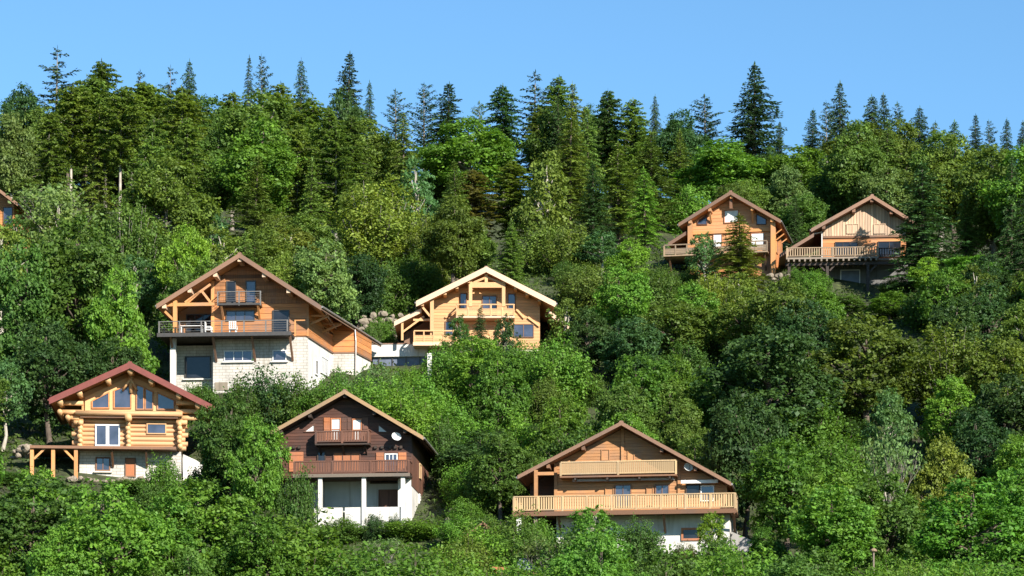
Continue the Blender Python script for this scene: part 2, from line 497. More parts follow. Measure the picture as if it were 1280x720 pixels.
# ================================================================== the chalets
# ---- wide tan chalet, lower right
Z = z_at(610, 510, 3.6)
H = House('chalet', 800, 690, 180, 7.5, 'wide tan chalet with two full-width plank balconies and white basement, lowest on the right')
R = gable_roof(H, Z(600, 62), Z(135, 305), Z(1092, 335), -1.15, 11.0, purl=[], board=.22)
for fx in (-4.6, -2.4, 2.5, 4.6): 
    u = R.ua + fx; MB().box(u - .1, u + .1, -1.02, .2, R.und(u) - .22, R.und(u) + .02).build('purlin', 'brownbeam', H.root)
uL = H.uw(695, 600)[0]; uR = H.uw(907, 640)[0]; wD = H.uw(800, 636, -1.5)[1]
wb = wD - .22
MB().prism(gable_poly(R, uL, uR, wb), 0, 10.4).build('wall', 'tan', H.root)
siding(H, gable_poly(R, uL + .003, uR - .003, wb + .1), 0, .19, 'tan')
MB().prism([(uL + .02, -3), (uR + .25, -3), (uR + .25, wb - .004), (uL + .02, wb - .004)], .05, 10.4).build('basement_wall', 'white', H.root)
uA = H.uw(641, 620, -1.6)[0]; uB = H.uw(920, 620, -1.6)[0]
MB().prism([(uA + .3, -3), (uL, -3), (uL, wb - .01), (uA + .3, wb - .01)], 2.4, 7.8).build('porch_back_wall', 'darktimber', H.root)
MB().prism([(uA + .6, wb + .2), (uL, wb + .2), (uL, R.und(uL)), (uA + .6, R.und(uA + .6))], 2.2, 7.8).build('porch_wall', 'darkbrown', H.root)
MB().box(uA, uB, -1.6, 2.2, wb, wb + .12).build('deck_floor', 'brownbeam', H.root)
MB().box(uA - .02, uB + .02, -1.66, -1.6, wb - .14, wb + .14).build('deck_edge_board', 'brownbeam', H.root)
railing(H, (uA + .06, -1.55), (uB - .06, -1.55), wb + .12, 1.0, 'tanrail', step=.15, bw=.09, postn=9)
railing(H, (uB - .06, -1.5), (uB - .06, 2.0), wb + .12, 1.0, 'tanrail', step=.15, bw=.09, postn=2)
railing(H, (uA + .06, -1.5), (uA + .06, 2.0), wb + .12, 1.0, 'tanrail', step=.15, bw=.09, postn=2)
ua0 = H.uw(700, 585, -1.0)[0]; ub0 = H.uw(846, 585, -1.0)[0]; w1 = H.uw(770, 594, -1.0)[1]
MB().box(ua0, ub0, -1.05, 0, w1 - .1, w1).build('balcony_floor', 'brownbeam', H.root)
railing(H, (ua0 + .05, -1.0), (ub0 - .05, -1.0), w1, H.uw(770, 576, -1)[1] - w1, 'tanrail', step=.125, bw=.10, postn=2)
railing(H, (ub0 - .05, -.95), (ub0 - .05, 0), w1, .9, 'tanrail', step=.14, bw=.09)
for x in (720, 760, 800, 838):
    u = H.uw(x, 590, -.5)[0]; MB().box(u - .06, u + .06, -1.0, .1, w1 - .26, w1 - .104).build('joist', 'darktimber', H.root)
u = R.ua - .02; MB().box(u - .09, u + .09, -.16, 0, w1 + .9, R.und(u)).build('king_post', 'tan', H.root)
for x in (757, 768): window(H, *Z(510, 186), *Z(548, 238), -.01, fmat='tan', gmat='tan', fw=.05) if x == 757 else window(H, *Z(628, 190), *Z(660, 238), -.01, fmat='tan', gmat='tan', fw=.05)
window(H, *Z(570, 345), *Z(646, 446), -.035, 2, 1, 'brownbeam', 'glassblue'); window(H, *Z(752, 345), *Z(816, 392), -.035, 2, 1, 'brownbeam', 'glassblue')
window(H, *Z(890, 345), *Z(955, 400), -.035, 1, 1, 'darktimber', 'glass'); window(H, *Z(957, 350), *Z(1018, 420), -.035, 1, 1, 'whitepaint', 'glassblue')
window(H, *Z(713, 345), *Z(745, 440), -.035, 1, 1, 'tan', 'tan', fw=.05); window(H, *Z(528, 345), *Z(566, 440), -.035, 1, 1, 'tan', 'tan', fw=.05)
def awning(H, a, b, v, mat, drop=.16, out=.5):
    u0, w = H.uw(*a, v - out); u1, _ = H.uw(*b, v - out)
    MB().prism([(u0, w - drop), (u1, w - drop), (u1, w), (u0, w)], v - out, v - out + .14).beam(((u0 + u1) / 2 - .9, v - out + .14, w), ((u0 + u1) / 2 - .9, v, w + .1), .05, .05).beam(((u0 + u1) / 2 + .9, v - out + .14, w), ((u0 + u1) / 2 + .9, v, w + .1), .05, .05).build('awning', mat, H.root)
awning(H, Z(380, 320), Z(838, 320), -.04, 'fabricgrey'); awning(H, Z(868, 325), Z(1034, 325), -.04, 'fabricwhite', .2)
dish(H, *Z(903, 279), -.05, .30)
window(H, *Z(870, 540), *Z(956, 596), .05, 1, 1, 'rust', 'glass', fw=.13)
for zx in (215, 317, 790, 1105):
    u = H.uw(*Z(zx, 470), -1.3)[0]
    if zx < 300: MB().box(u - .1, u + .1, -1.4, -1.2, -3.0, wb - .003).build('post', 'greytimber', H.root)
    MB().beam((u, .1, wb - 1.1), (u, -1.2, wb - .1), .14, .14).build('bracket', 'brownbeam', H.root)
u = H.uw(*Z(140, 480), -1.4)[0]; MB().box(u - .16, u + .16, -1.5, -1.2, -3, wb - .003).build('post', 'white', H.root)
u = H.uw(*Z(216, 330), -1.2)[0]; MB().box(u - .11, u + .11, -1.3, -1.08, wb + .12, R.und(u)).build('post', 'tan', H.root)
u2 = H.uw(*Z(222, 296), -1.2)[0]; wq = H.uw(*Z(222, 296), -1.2)[1]; MB().box(u2, uL, -1.26, -1.12, wq - .1, wq + .1).build('tie_beam', 'tan', H.root)
MB().box(uL - .1, uL + .1, -.14, .1, wb + .12, R.und(uL)).build('corner_post', 'tan', H.root); MB().box(uR - .1, uR + .1, -.14, .1, wb + .12, R.und(uR)).build('corner_post', 'tan', H.root)
u = H.uw(*Z(860, 330), 0)[0]; MB().box(u - .08, u + .08, -.15, 0, wb + .12, R.und(u)).build('wall_post', 'tan', H.root)
m = MB(); u0, w0 = H.uw(930, 665, -.5); m.prism([(uR + .3, -3), (uR + 1.9, -3), (uR + 1.9, .55), (uR + .3, 1.25)], .4, 1.1).build('garden_wall', 'concrete', H.root)
HA = H

# ---- dark brown chalet, lower centre
Z = z_at(310, 470, 3.6)
H = House('chalet', 440, 652, 187, 5.3, 'dark brown chalet with white columns under its balcony, lower centre')
R = gable_roof(H, Z(435, 64), Z(83, 262), Z(787, 272), -1.1, 9.6, bmat='tanfascia', smat='darktimber', board=.24, mat='tile')
uL = H.uw(*Z(140, 400))[0]; uR = H.uw(*Z(736, 400))[0]; wd = H.uw(*Z(450, 440), -1.3)[1]
wb = wd - .15
for u in (R.ua - 2.3, R.ua + 1.9, R.ua, R.ua + 3.9, R.ua - 4.2): MB().box(u - .1, u + .1, -.98, .2, R.und(u) - .2, R.und(u) + .02).build('purlin', 'darktimber', H.root)
MB().prism(gable_poly(R, uL, uR, wb), 0, 9.0).build('wall', 'darkbrown', H.root)
siding(H, gable_poly(R, uL + .003, uR - .003, wb + .2), 0, .2, 'darkbrown')
m = MB(); v = .05
while v < 8.8:
    m.box(uR, uR + .035 + RB.random() * .01, v, v + .19, wb - .5, R.und(uR) - .02); v += .21
m.build('side_siding', 'redbrown', H.root, 'stuff')
MB().prism([(uL + .1, -2), (uR - .9, -2), (uR - .9, wb - .004), (uL + .1, wb - .004)], 1.3, 6.5).build('ground_floor_wall', 'greywall', H.root)
MB().prism([(uR - .9, -2), (uR - .004, -2), (uR - .004, wb - .004), (uR - .9, wb - .004)], .1, 8.8).build('basement_wall', 'white', H.root)
uA = H.uw(*Z(205, 430), -1.4)[0]; uB = H.uw(*Z(728, 430), -1.4)[0]
MB().box(uA, uB, -1.45, 0, wb, wb + .12).build('deck_floor', 'darktimber', H.root)
MB().box(uA - .02, uB + .02, -1.51, -1.45, wb - .08, wb + .13).build('deck_edge_board', 'greytimber', H.root)
rh = H.uw(*Z(450, 380), -1.4)[1] - wb - .12
def cutout_railing(H, p, q, w0, h, mat):
    o = railing(H, p, q, w0, h, mat, step=.165, bw=.135, postn=max(2, int(abs(q[0] - p[0]) / 2.2)), bt=.03)
    return o
cutout_railing(H, (uA + .05, -1.4), (uB - .05, -1.4), wb + .12, rh, 'redbrown')
railing(H, (uB - .05, -1.36), (uB - .05, 0), wb + .12, rh, 'redbrown', step=.165, bw=.135)
a0 = H.uw(*Z(302, 300), -.9)[0]; b0 = H.uw(*Z(546, 300), -.9)[0]; w1 = H.uw(*Z(430, 303), -.9)[1]
MB().box(a0, b0, -.95, 0, w1 - .1, w1).build('balcony_floor', 'darktimber', H.root)
cutout_railing(H, (a0 + .05, -.9), (b0 - .05, -.9), w1, H.uw(*Z(430, 246), -.9)[1] - w1, 'redbrown')
railing(H, (b0 - .05, -.86), (b0 - .05, 0), w1, .9, 'redbrown', step=.165, bw=.135)
railing(H, (a0 + .05, -.86), (a0 + .05, 0), w1, .9, 'redbrown', step=.165, bw=.135)
for zx in (325, 430, 530): 
    u = H.uw(*Z(zx, 310), -.4)[0]; MB().beam((u, .1, w1 - .7), (u, -.8, w1 - .12), .1, .12).build('bracket', 'darktimber', H.root)
window(H, *Z(373, 190), *Z(419, 292), -.035, 1, 2, 'rust', 'blind'); window(H, *Z(469, 193), *Z(513, 292), -.035, 1, 2, 'rust', 'blind')
for a, b, c in ((342, 370, 'rust'), (421, 446, 'redbrown'), (516, 541, 'redbrown'), (448, 466, 'redbrown')): shutter(H, *Z(a, 188), *Z(b, 292), -.035, c)
L = lambda *pts: [H.uw(*Z(*p)) for p in pts]
polywindow(H, L((250, 254), (303, 254), (303, 212)), -.035, 'redbrown', 'blind'); polywindow(H, L((585, 256), (634, 256), (585, 214)), -.035, 'redbrown', 'blind')
window(H, *Z(616, 350), *Z(674, 432), -.035, 3, 1, 'whitepaint', 'glassblue')
shutter(H, *Z(577, 345), *Z(612, 432), -.035, 'rust'); shutter(H, *Z(678, 345), *Z(713, 432), -.035, 'rust'); shutter(H, *Z(186, 343), *Z(250, 430), -.035, 'rust')
window(H, *Z(384, 343), *Z(508, 430), -.035, 3, 1, 'redbrown', 'rust'); window(H, *Z(312, 340), *Z(350, 430), -.035, 1, 1, 'darktimber', 'glass')
m = MB()
for zx in (155, 180, 208, 232, 575, 605, 640, 665, 690):
    u, w = H.uw(*Z(zx, 322)); MB().box(u - .09, u + .09, -.22, .1, w - .09, w + .09).build('joist_end', 'darktimber', H.root)
dish(H, *Z(672, 286), -.05, .32)
for zx in (326, 522, 698):
    u = H.uw(*Z(zx, 500), -1.2)[0]; MB().box(u - .13, u + .13, -1.33, -1.07, -1.5, wb - .003).build('column', 'white', H.root)
u0 = H.uw(*Z(298, 600), -1.2)[0]; u1 = H.uw(*Z(425, 600), -1.2)[0]; u2 = H.uw(*Z(436, 600), -1.2)[0]; u3 = H.uw(*Z(690, 600), -1.2)[0]
wq = H.uw(*Z(400, 592), -1.2)[1]
MB().box(u0, u1, -1.2, -1.0, -1.5, wq).build('parapet', 'white', H.root); MB().box(u2, u3, -1.2, -1.0, -1.5, wq).build('parapet', 'white', H.root)
window(H, *Z(588, 512), *Z(680, 592), 1.3, 2, 1, 'redbrown', 'redbrown', name='door'); window(H, *Z(336, 474), *Z(510, 590), 1.3, 1, 1, 'greywall', 'greywall', name='garage_door')
window(H, *Z(550, 462), *Z(680, 484), 1.3, 3, 1, 'darktimber', 'glass')
def side_window(H, u, px, py, pw, h, fmat, gmat, name='window', n=1):
    v, w = H.vw(px, py, u)
    m = MB(); fw = .08
    m.box(u - .02, u + .08, v, v + pw, w, w + fw); m.box(u - .02, u + .08, v, v + pw, w + h - fw, w + h)
    m.box(u - .02, u + .08, v, v + fw, w + fw, w + h - fw); m.box(u - .02, u + .08, v + pw - fw, v + pw, w + fw, w + h - fw)
    o = m.build(name, fmat, H.root); MB().box(u - .01, u + .045, v + fw, v + pw - fw, w + fw, w + h - fw).build('pane', gmat, o)
    return o
side_window(H, uR + .04, *Z(770, 460), .9, 1.0, 'tanrail', 'honey')
side_window(H, uR + .0, *Z(768, 638), .6, 1.6, 'whitepaint', 'redbrown', name='door')
H2 = H

# ---- log house, far left
Z = z_at(0, 440, 4.0)
H = House('log_house', 155, 597, 194, -4, 'log house with dark red metal roof and tall gable windows, lower left')
R = gable_roof(H, Z(650, 52), Z(248, 232), Z(1064, 268), -1.6, 8.4, mat='redmetal', bmat='redmetal', smat='soffitlog', board=.40, gutter='redmetal', th=.2)
uL = H.uw(*Z(397, 450))[0]; uR = H.uw(*Z(905, 450))[0]; wT = H.uw(*Z(640, 476), -1.2)[1]
wG = H.uw(*Z(640, 300))[1]
MB().prism([(uL, -2), (uR, -2), (uR, wT - .1), (uL, wT - .1)], 0, 8).build('basement_wall', 'block', H.root)
wall = MB().prism(gable_poly(R, uL + .15, uR - .15, wT - .09), .12, 8).build('wall', 'soffitlog', H.root)
lm = MB().tube((0, 0, 0), (1, 0, 0), .155, .155, 10).mesh('log', 'log', True)
w = wT + .12; k = 0
while w < wG - .05:
    a = uL - (.45 if k % 2 else .25) - RB.random() * .1; b = uR + (.45 if k % 2 else .25) + RB.random() * .1
    instance('log', lm, wall, (a, -.02, w), 0, (b - a, 1, RB.uniform(.96, 1.04))); w += .30; k += 1
# log crossings: stacked ends of the cross walls
le = MB().tube((0, -.6, 0), (0, 1.0, 0), .15, .145, 10).mesh('log_end', 'logend', True)
for zx, top in ((402, 300), (645, 330), (900, 300)):
    u = H.uw(*Z(zx, 400))[0]; w = wT + .2; wt = H.uw(*Z(zx, top))[1]; k = 0
    while w < wt:
        instance('log_end', le, wall, (u + RB.uniform(-.05, .05), RB.uniform(-.15, .1), w), 0, (1, 1, 1) if k % 2 else (1.12, 1, 1.1)); w += .30; k += 1
# cantilevered consoles at both eaves
for side, zxs in ((-1, ((380, 352), (358, 330), (318, 300), (300, 255))), (1, ((925, 352), (975, 330), (1010, 298), (995, 255)))):
    for zx, zy in zxs:
        u, w = H.uw(*Z(zx, zy), -.5); root = uL if side < 0 else uR
        MB().tube((root - side * .3, -.45, w), (u + side * .15, -.45, w), .16, .17, 10).build('console_log', 'logend', H.root, smooth=True)
for zx, zy in ((300, 300), (1018, 318), (340, 328)):
    u, w = H.uw(*Z(zx, zy), -.7); MB().tube((u, -.9, w), (u, 2, w), .17, .16, 10).build('console_log', 'logend', H.root, smooth=True)
# purlin logs
for zx in (397, 540, 652, 757, 895, 990, 300):
    u = H.uw(*Z(zx, 200), -1.3)[0]; r = .2 if zx != 652 else .23
    MB().tube((u, -1.45, R.und(u) - r + .02), (u, 1, R.und(u) - r + .02), r, r * .95, 12).build('purlin', 'logend', H.root, smooth=True)
u = H.uw(*Z(652, 130), -.6)[0]
MB().tube((u, -.3, R.und(u) - .3), (u, -.15, R.und(u) - 1.5), .2, .12, 8).tube((u, -.5, R.und(u) - .6), (u - .55, -.25, R.und(u) - 1.35), .1, .08, 8).tube((u, -.5, R.und(u) - .6), (u + .4, -.25, R.und(u) - 1.3), .1, .08, 8).build('carved_king_post', 'logend', H.root, smooth=True)
# gable glazing
L = lambda *pts: [H.uw(*Z(*p), -.02) for p in pts]
MB().prism(L((425, 296), (890, 296), (890, 222), (652, 120), (425, 226)), -.02, .3).build('gable_wall', 'honey', H.root)
vw = -.03
for pts in (((458, 284), (548, 284), (548, 198), (458, 244)), ((568, 284), (657, 284), (657, 158), (568, 192)), ((680, 290), (722, 290), (722, 176), (680, 160)), ((724, 290), (767, 290), (767, 198), (724, 178)), ((785, 290), (874, 290), (874, 240), (785, 200))):
    polywindow(H, L(*pts), vw, 'orange', 'glassblue', .08)
# balcony log beam, floor and shadowed joists
a, w = H.uw(*Z(400, 305), -.8); b = H.uw(*Z(890, 305), -.8)[0]
MB().tube((a - .3, -.8, w), (b + .3, -.8, w), .17, .17, 12).build('balcony_log', 'log', H.root, smooth=True)
MB().box(a, b, -.75, 0, w - .28, w - .12).build('balcony_floor', 'brownbeam', H.root)
u, w2 = H.uw(*Z(642, 328), -.9); MB().tube((u, -1.1, w2), (u, .2, w2), .24, .22, 12).build('balcony_log', 'logend', H.root, smooth=True)
window(H, *Z(476, 362), *Z(600, 472), -.17, 2, 1, 'whitepaint', 'glassblue', fw=.09, mw=.22); window(H, *Z(733, 357), *Z(832, 412), -.17, 1, 1, 'honeybeam', 'glassblue', fw=.07)
# terrace on posts
ta = H.uw(*Z(152, 478), -1.4)[0]; tb = H.uw(*Z(880, 478), -1.4)[0]
MB().box(ta, tb, -1.4, 0, wT - .1, wT).build('terrace_floor', 'brownbeam', H.root); MB().box(ta, uL, 0, 3, wT - .1, wT - .003).build('terrace_floor', 'brownbeam', H.root)
MB().box(ta - .03, tb, -1.46, -1.4, wT - .16, wT + .03).build('terrace_edge_board', 'brownbeam', H.root)
for i, zx in enumerate((160, 266, 380)):
    u = H.uw(*Z(zx, 520), -1.2)[0]; MB().box(u - .12, u + .12, -1.3, -1.06, -2.2, wT - .1).build('post', 'orangebeam', H.root)
for x0, y0, x1, y1 in ((170, 535, 225, 482), (372, 540, 318, 484)):
    p = H.uw(*Z(x0, y0), -1.18); q = H.uw(*Z(x1, y1), -1.18); MB().beam((p[0], -1.18, p[1]), (q[0], -1.18, q[1]), .14, .14).build('brace', 'orangebeam', H.root)
for zx in (563, 733):
    u = H.uw(*Z(zx, 490), -.5)[0]; MB().beam((u, -.05, wT - 1.15), (u, -1.2, wT - .2), .14, .16).build('bracket', 'brownbeam', H.root)
window(H, *Z(478, 526), *Z(552, 597), 0, 2, 1, 'brownbeam', 'glassblue', fw=.09, sill='cream'); window(H, *Z(625, 529), *Z(680, 625), 0, 1, 1, 'brownbeam', 'rust', fw=.08, name='door')
u0 = H.uw(*Z(915, 560), .5)[0]; u1 = H.uw(*Z(1085, 560), .5)[0]
MB().prism([(u0, -3), (u1, -3), (u1, .35), (u0 + .9, 1.3), (u0, 1.7)], .6, 1.1).build('garden_wall', 'white', H.root)
H4 = H
fo = bpy.data.objects.new('picket_fence', None); link(fo); fy = 190.0
fo.location = (wx(258, fy), fy, wz(607, fy)); tag(fo, 'short white picket fence beside the log house', 'fence')
pk = MB().prism([(-.05, 0), (.05, 0), (.05, .95), (0, 1.03), (-.05, .95)], -.012, .012).mesh('picket', 'whitepaint')
for i in range(11): instance('picket', pk, fo, (-.72 + i * .145, 0, -.35), RB.uniform(-.05, .05), (1, 1, RB.uniform(.97, 1.04)))
MB().box(-.8, .8, .015, .05, .12, .2).box(-.8, .8, .015, .05, .5, .58).build('rail', 'whitepaint', fo)
for u in (-.78, .78): MB().box(u - .06, u + .06, .055, .17, -1.2, .7).build('post', 'whitepaint', fo)
# ---- orange larch chalet on a white block basement, upper left
Z = z_at(180, 300, 3.6)
H = House('chalet', 300, 490, 212, 4, 'tall orange chalet on white block basement with steel-railed deck, below the wood')
R = gable_roof(H, Z(430, 60), Z(58, 290), Z(795, 296), -1.7, 11.6, smat='orangebeam', bmat='fascia', board=.34, th=.2, back=None)
# the right eave splays outwards towards the back
bk = H.plane(*Z(1065, 466), (0, 0, 1), R.wr)
for nm, mt, a_, c_ in (('splayed_roof', 'tile', -.01, .08), ('splayed_soffit', 'orangebeam', .084, .26)):
    m = MB(); q = [(R.ur, R.vf + .02, R.wr), (bk.x, bk.y, R.wr), (R.ua + .1, bk.y, R.wa - .05), (R.ua + .1, R.vf + .02, R.wa - .05)]
    m.add([(x, y, z - a_) for x, y, z in q] + [(x, y, z - c_) for x, y, z in q], [(0, 1, 2, 3), (7, 6, 5, 4), (0, 4, 5, 1), (1, 5, 6, 2), (2, 6, 7, 3), (3, 7, 4, 0)]); m.build(nm, mt, H.root)
MB().beam((R.ur + .03, R.vf, R.wr - .14), (bk.x + .03, bk.y, R.wr - .14), .05, .3).build('eave_board', 'fascia', H.root)
MB().tube((R.ur + .13, R.vf, R.wr - .08), (bk.x + .13, bk.y, R.wr - .08), .075, .075, 8).build('eave_gutter', 'zinc', H.root)
for zx in (90, 205, 320, 430, 540, 650):
    u = H.uw(*Z(zx, 150), -1.6)[0]; MB().box(u - .14, u + .14, -1.62, .2, R.und(u) - .28, R.und(u) + .02).build('purlin', 'palefascia', H.root)
uP = H.uw(*Z(138, 400), 0)[0]; uL = H.uw(*Z(310, 400), 0)[0]; uR = H.uw(*Z(738, 430), 0)[0]
wS = H.uw(*Z(738, 433), 0)[1]; dep = 9.2
MB().prism(gable_poly(R, uL, uR, wS), 0, dep).build('wall', 'orange', H.root)
wM = H.uw(*Z(600, 288), 0)[1]
siding(H, [(uL + .003, wS + .02), (uR - .003, wS + .02), (uR - .003, min(wM, R.und(uR))), (uL + .003, wM)], 0, .42, 'orange', gap=.03)
gp = clip(gable_poly(R, uL + .003, uR - .003, wS), 1, wM + .01, False)
siding(H, gp, 0, .27, 'shingle', name='gable_shingles', vertical=False, gap=.025)
MB().prism(gable_poly(R, uP - .2, uL - .003, wS), 2.6, dep).build('porch_wall', 'orange', H.root)
MB().prism([(uL, -3), (uR - .02, -3), (uR - .02, wS - .004), (uL, wS - .004)], .06, dep).build('basement_wall', 'block', H.root)
MB().prism([(uP - .3, -3), (uL - .003, -3), (uL - .003, wS - .3), (uP - .3, wS - .3)], 1.5, dep).build('porch_basement_wall', 'block', H.root)
# right side in plan: a splayed wall, a step facing the valley, a second splayed wall
P0 = Vector((uR, 0.0)); pts3 = [H.plane(*Z(*q), (0, 0, 1), wS) for q in ((850, 506), (955, 506), (1022, 541))]
P1, P2, P3 = [Vector((p.x, p.y)) for p in pts3]
P2.y = P1.y
def slab_top(u, v):
    t = (v - R.vf) / (bk.y - R.vf); ue = R.ur + (bk.x - R.ur) * t
    return R.wa + (R.wr - R.wa) * (u - R.ua) / (ue - R.ua) - .27
uI = R.ua + .4
plan = [P0, P1, P2, P3, Vector((uI, P3.y))]
for name, mat, low, fn, ins in (('side_wall', 'orange', wS, slab_top, 0.0), ('side_basement_wall', 'white', -3, lambda a, b: wS - .006, .04)):
    Q = [Vector((p.x - (ins if i < 4 else 0), p.y + (ins if i in (1, 2) else 0))) for i, p in enumerate(plan)]; Q[0].y += .07
    Q.append(Vector((uI, Q[0].y))); n = len(Q); m = MB()
    m.add([(p.x, p.y, low) for p in Q] + [(p.x, p.y, fn(p.x, p.y)) for p in Q], [tuple(range(n - 1, -1, -1)), tuple(range(n, 2 * n))] + [(i, (i + 1) % n, (i + 1) % n + n, i + n) for i in range(n)]); m.build(name, mat, H.root)
MB().box(P1.x - .1, P2.x - .05, P1.y - .01, P1.y + .3, -3, wS - .02).build('step_basement_wall', 'block', H.root)
def plan_siding(A, B, name):
    m = MB(); w = wS; d = (B - A).normalized(); nrm_ = Vector((d.y, -d.x)); lim = min(slab_top(A.x, A.y), slab_top(B.x, B.y))
    hi = max(slab_top(A.x, A.y), slab_top(B.x, B.y))
    while w < hi - .1:
        tA, tB = slab_top(A.x, A.y) - .04, slab_top(B.x, B.y) - .04
        z0, z1 = w + .03, w + .42
        a0, a1 = min(z0, tA), min(z1, tA); b0, b1 = min(z0, tB), min(z1, tB); o = nrm_ * (.035 + RB.random() * .012)
        V = [(A.x, A.y, a0), (B.x, B.y, b0), (B.x, B.y, b1), (A.x, A.y, a1)]; V2 = [(x + o.x, y + o.y, z) for x, y, z in V]
        m.add(V + V2, [(0, 1, 2, 3), (7, 6, 5, 4), (0, 4, 5, 1), (1, 5, 6, 2), (2, 6, 7, 3), (3, 7, 4, 0)]); w += .42
    m.build(name, 'orange', H.root, 'stuff')
plan_siding(P0 + Vector((0, .05)), P1, 'side_siding'); plan_siding(P1, P2, 'step_siding'); plan_siding(P2, P3, 'wing_siding')
def eave_pt(v): t = (v - R.vf) / (bk.y - R.vf); return R.ur + (bk.x - R.ur) * t
for k in (.08, .55):
    q = P0.lerp(P1, k); e_ = eave_pt(q.y)
    MB().beam((q.x, q.y, R.wr - .9), (e_ - .15, q.y, R.wr - .32), .13, .13).beam((q.x, q.y, R.wr - .28), (e_ - .1, q.y, R.wr - .3), .13, .13).build('eave_bracket', 'orangebeam', H.root)
# upper balcony
b0 = H.uw(*Z(332, 285), -1.0)[0]; b1 = H.uw(*Z(524, 285), -1.0)[0]; wB = H.uw(*Z(430, 284), -1.0)[1]
MB().box(b0, b1, -1.05, 0, wB - .14, wB).build('balcony_floor', 'darkmetal', H.root)
hB = H.uw(*Z(430, 232), -1.0)[1] - wB
steel_railing(H, [(b0, 0), (b0, -1.0), (b1, -1.0), (b1, 0)], wB, hB, [(b0, -1.0), ((b0 + b1) / 2, -1.0), (b1, -1.0)])
for u in (b0 + .25, b1 - .2): MB().beam((u, 0, wB - 1.0), (u, -.9, wB - .15), .15, .15).build('bracket', 'orangebeam', H.root)
window(H, *Z(371, 186), *Z(414, 285), -.04, 1, 1, 'darkmetal', 'glass'); window(H, *Z(459, 184), *Z(504, 285), -.04, 1, 1, 'darkmetal', 'glassblue')
window(H, *Z(369, 319), *Z(499, 364), -.04, 3, 1, 'darkmetal', 'glassblue'); window(H, *Z(579, 317), *Z(655, 416), -.04, 1, 1, 'darkmetal', 'glass', name='terrace_door')
# main deck
d0 = H.uw(*Z(60, 420), -1.9)[0]; d1 = H.uw(*Z(662, 420), -1.9)[0]; wD = H.uw(*Z(400, 416), -1.9)[1]
MB().box(d0, d1, -1.9, 0, wD - .14, wD).build('deck_floor', 'darktimber', H.root); MB().box(d0, uL - .004, 0, 2.6, wD - .14, wD - .003).build('deck_floor', 'darktimber', H.root)
MB().box(d0 - .02, d1 + .02, -1.96, -1.9, wD - .26, wD + .02).build('deck_edge_board', 'darkmetal', H.root)
hD = H.uw(*Z(400, 363), -1.9)[1] - wD
posts = [(H.uw(*Z(zx, 400), -1.85)[0], -1.85) for zx in (68, 160, 258, 350, 450, 548, 645)]
steel_railing(H, [(d0 + .1, 2.2), (d0 + .1, -1.85), (posts[-1][0], -1.85), (posts[-1][0], -.1)], wD, hD, posts + [(d0 + .1, .2), (d0 + .1, 2.2)])
u = H.uw(*Z(680, 380), -1.2)[0]; MB().box(u - .05, u + .05, -1.2, -1.1, wD - .2, wD + 1.0).box(u, uR - .05, -1.2, -1.12, wD + .92, wD + 1.0).build('timber_rail', 'orangebeam', H.root)
for zx in (125, 315, 490, 660):
    u = H.uw(*Z(zx, 450), -1.0)[0]; b = 1.5 if zx < 300 else .06
    MB().beam((u, min(b, .4), wD - 1.75), (u, -1.5, wD - .15), .15, .18).build('bracket', 'fascia', H.root)
# porch timber frame
pu = H.uw(*Z(140, 360), -1.2)[0]
MB().box(pu - .14, pu + .14, -1.3, -1.02, wD, R.und(pu) - .1).build('post', 'orangebeam', H.root)
p = H.uw(*Z(120, 292), -1.16); q = H.uw(*Z(305, 292), -1.16)
MB().box(p[0] - .3, q[0] + .2, -1.27, -1.05, p[1] - .12, p[1] + .12).build('tie_beam', 'orangebeam', H.root)
for a, b in (((195, 285), (250, 235)), ((303, 285), (262, 232)), ((185, 282), (300, 200)), ((95, 322), (135, 362))):
    p = H.uw(*Z(*a), -1.16); q = H.uw(*Z(*b), -1.16); MB().beam((p[0], -1.16, p[1]), (q[0], -1.16, q[1]), .17, .17, (0, 1, 0)).build('truss_strut', 'orangebeam', H.root)
MB().box(uL - .12, uL + .12, -.1, .12, wD, R.und(uL)).build('corner_post', 'orangebeam', H.root)
cu = H.uw(*Z(132, 540), -.6)[0]; MB().box(cu - .2, cu + .2, -.8, -.4, -3, wD - .15).build('column', 'white', H.root)
window(H, *Z(184, 524), *Z(301, 624), 1.5, 1, 1, 'darkmetal', 'glass', sill='white'); window(H, *Z(190, 335), *Z(305, 412), 2.6, 3, 1, 'darkmetal', 'glass')
window(H, *Z(361, 499), *Z(488, 546), .06, 3, 1, 'whitepaint', 'glassblue', sill='white', fw=.06); window(H, *Z(579, 497), *Z(641, 545), .06, 1, 1, 'whitepaint', 'glassblue', sill='white', fw=.06)
u, w = H.uw(*Z(318, 640)); u2, w2 = H.uw(*Z(376, 676)); MB().box(u, u2, .02, .1, w2, w).build('stone_panel', 'stone', H.root)
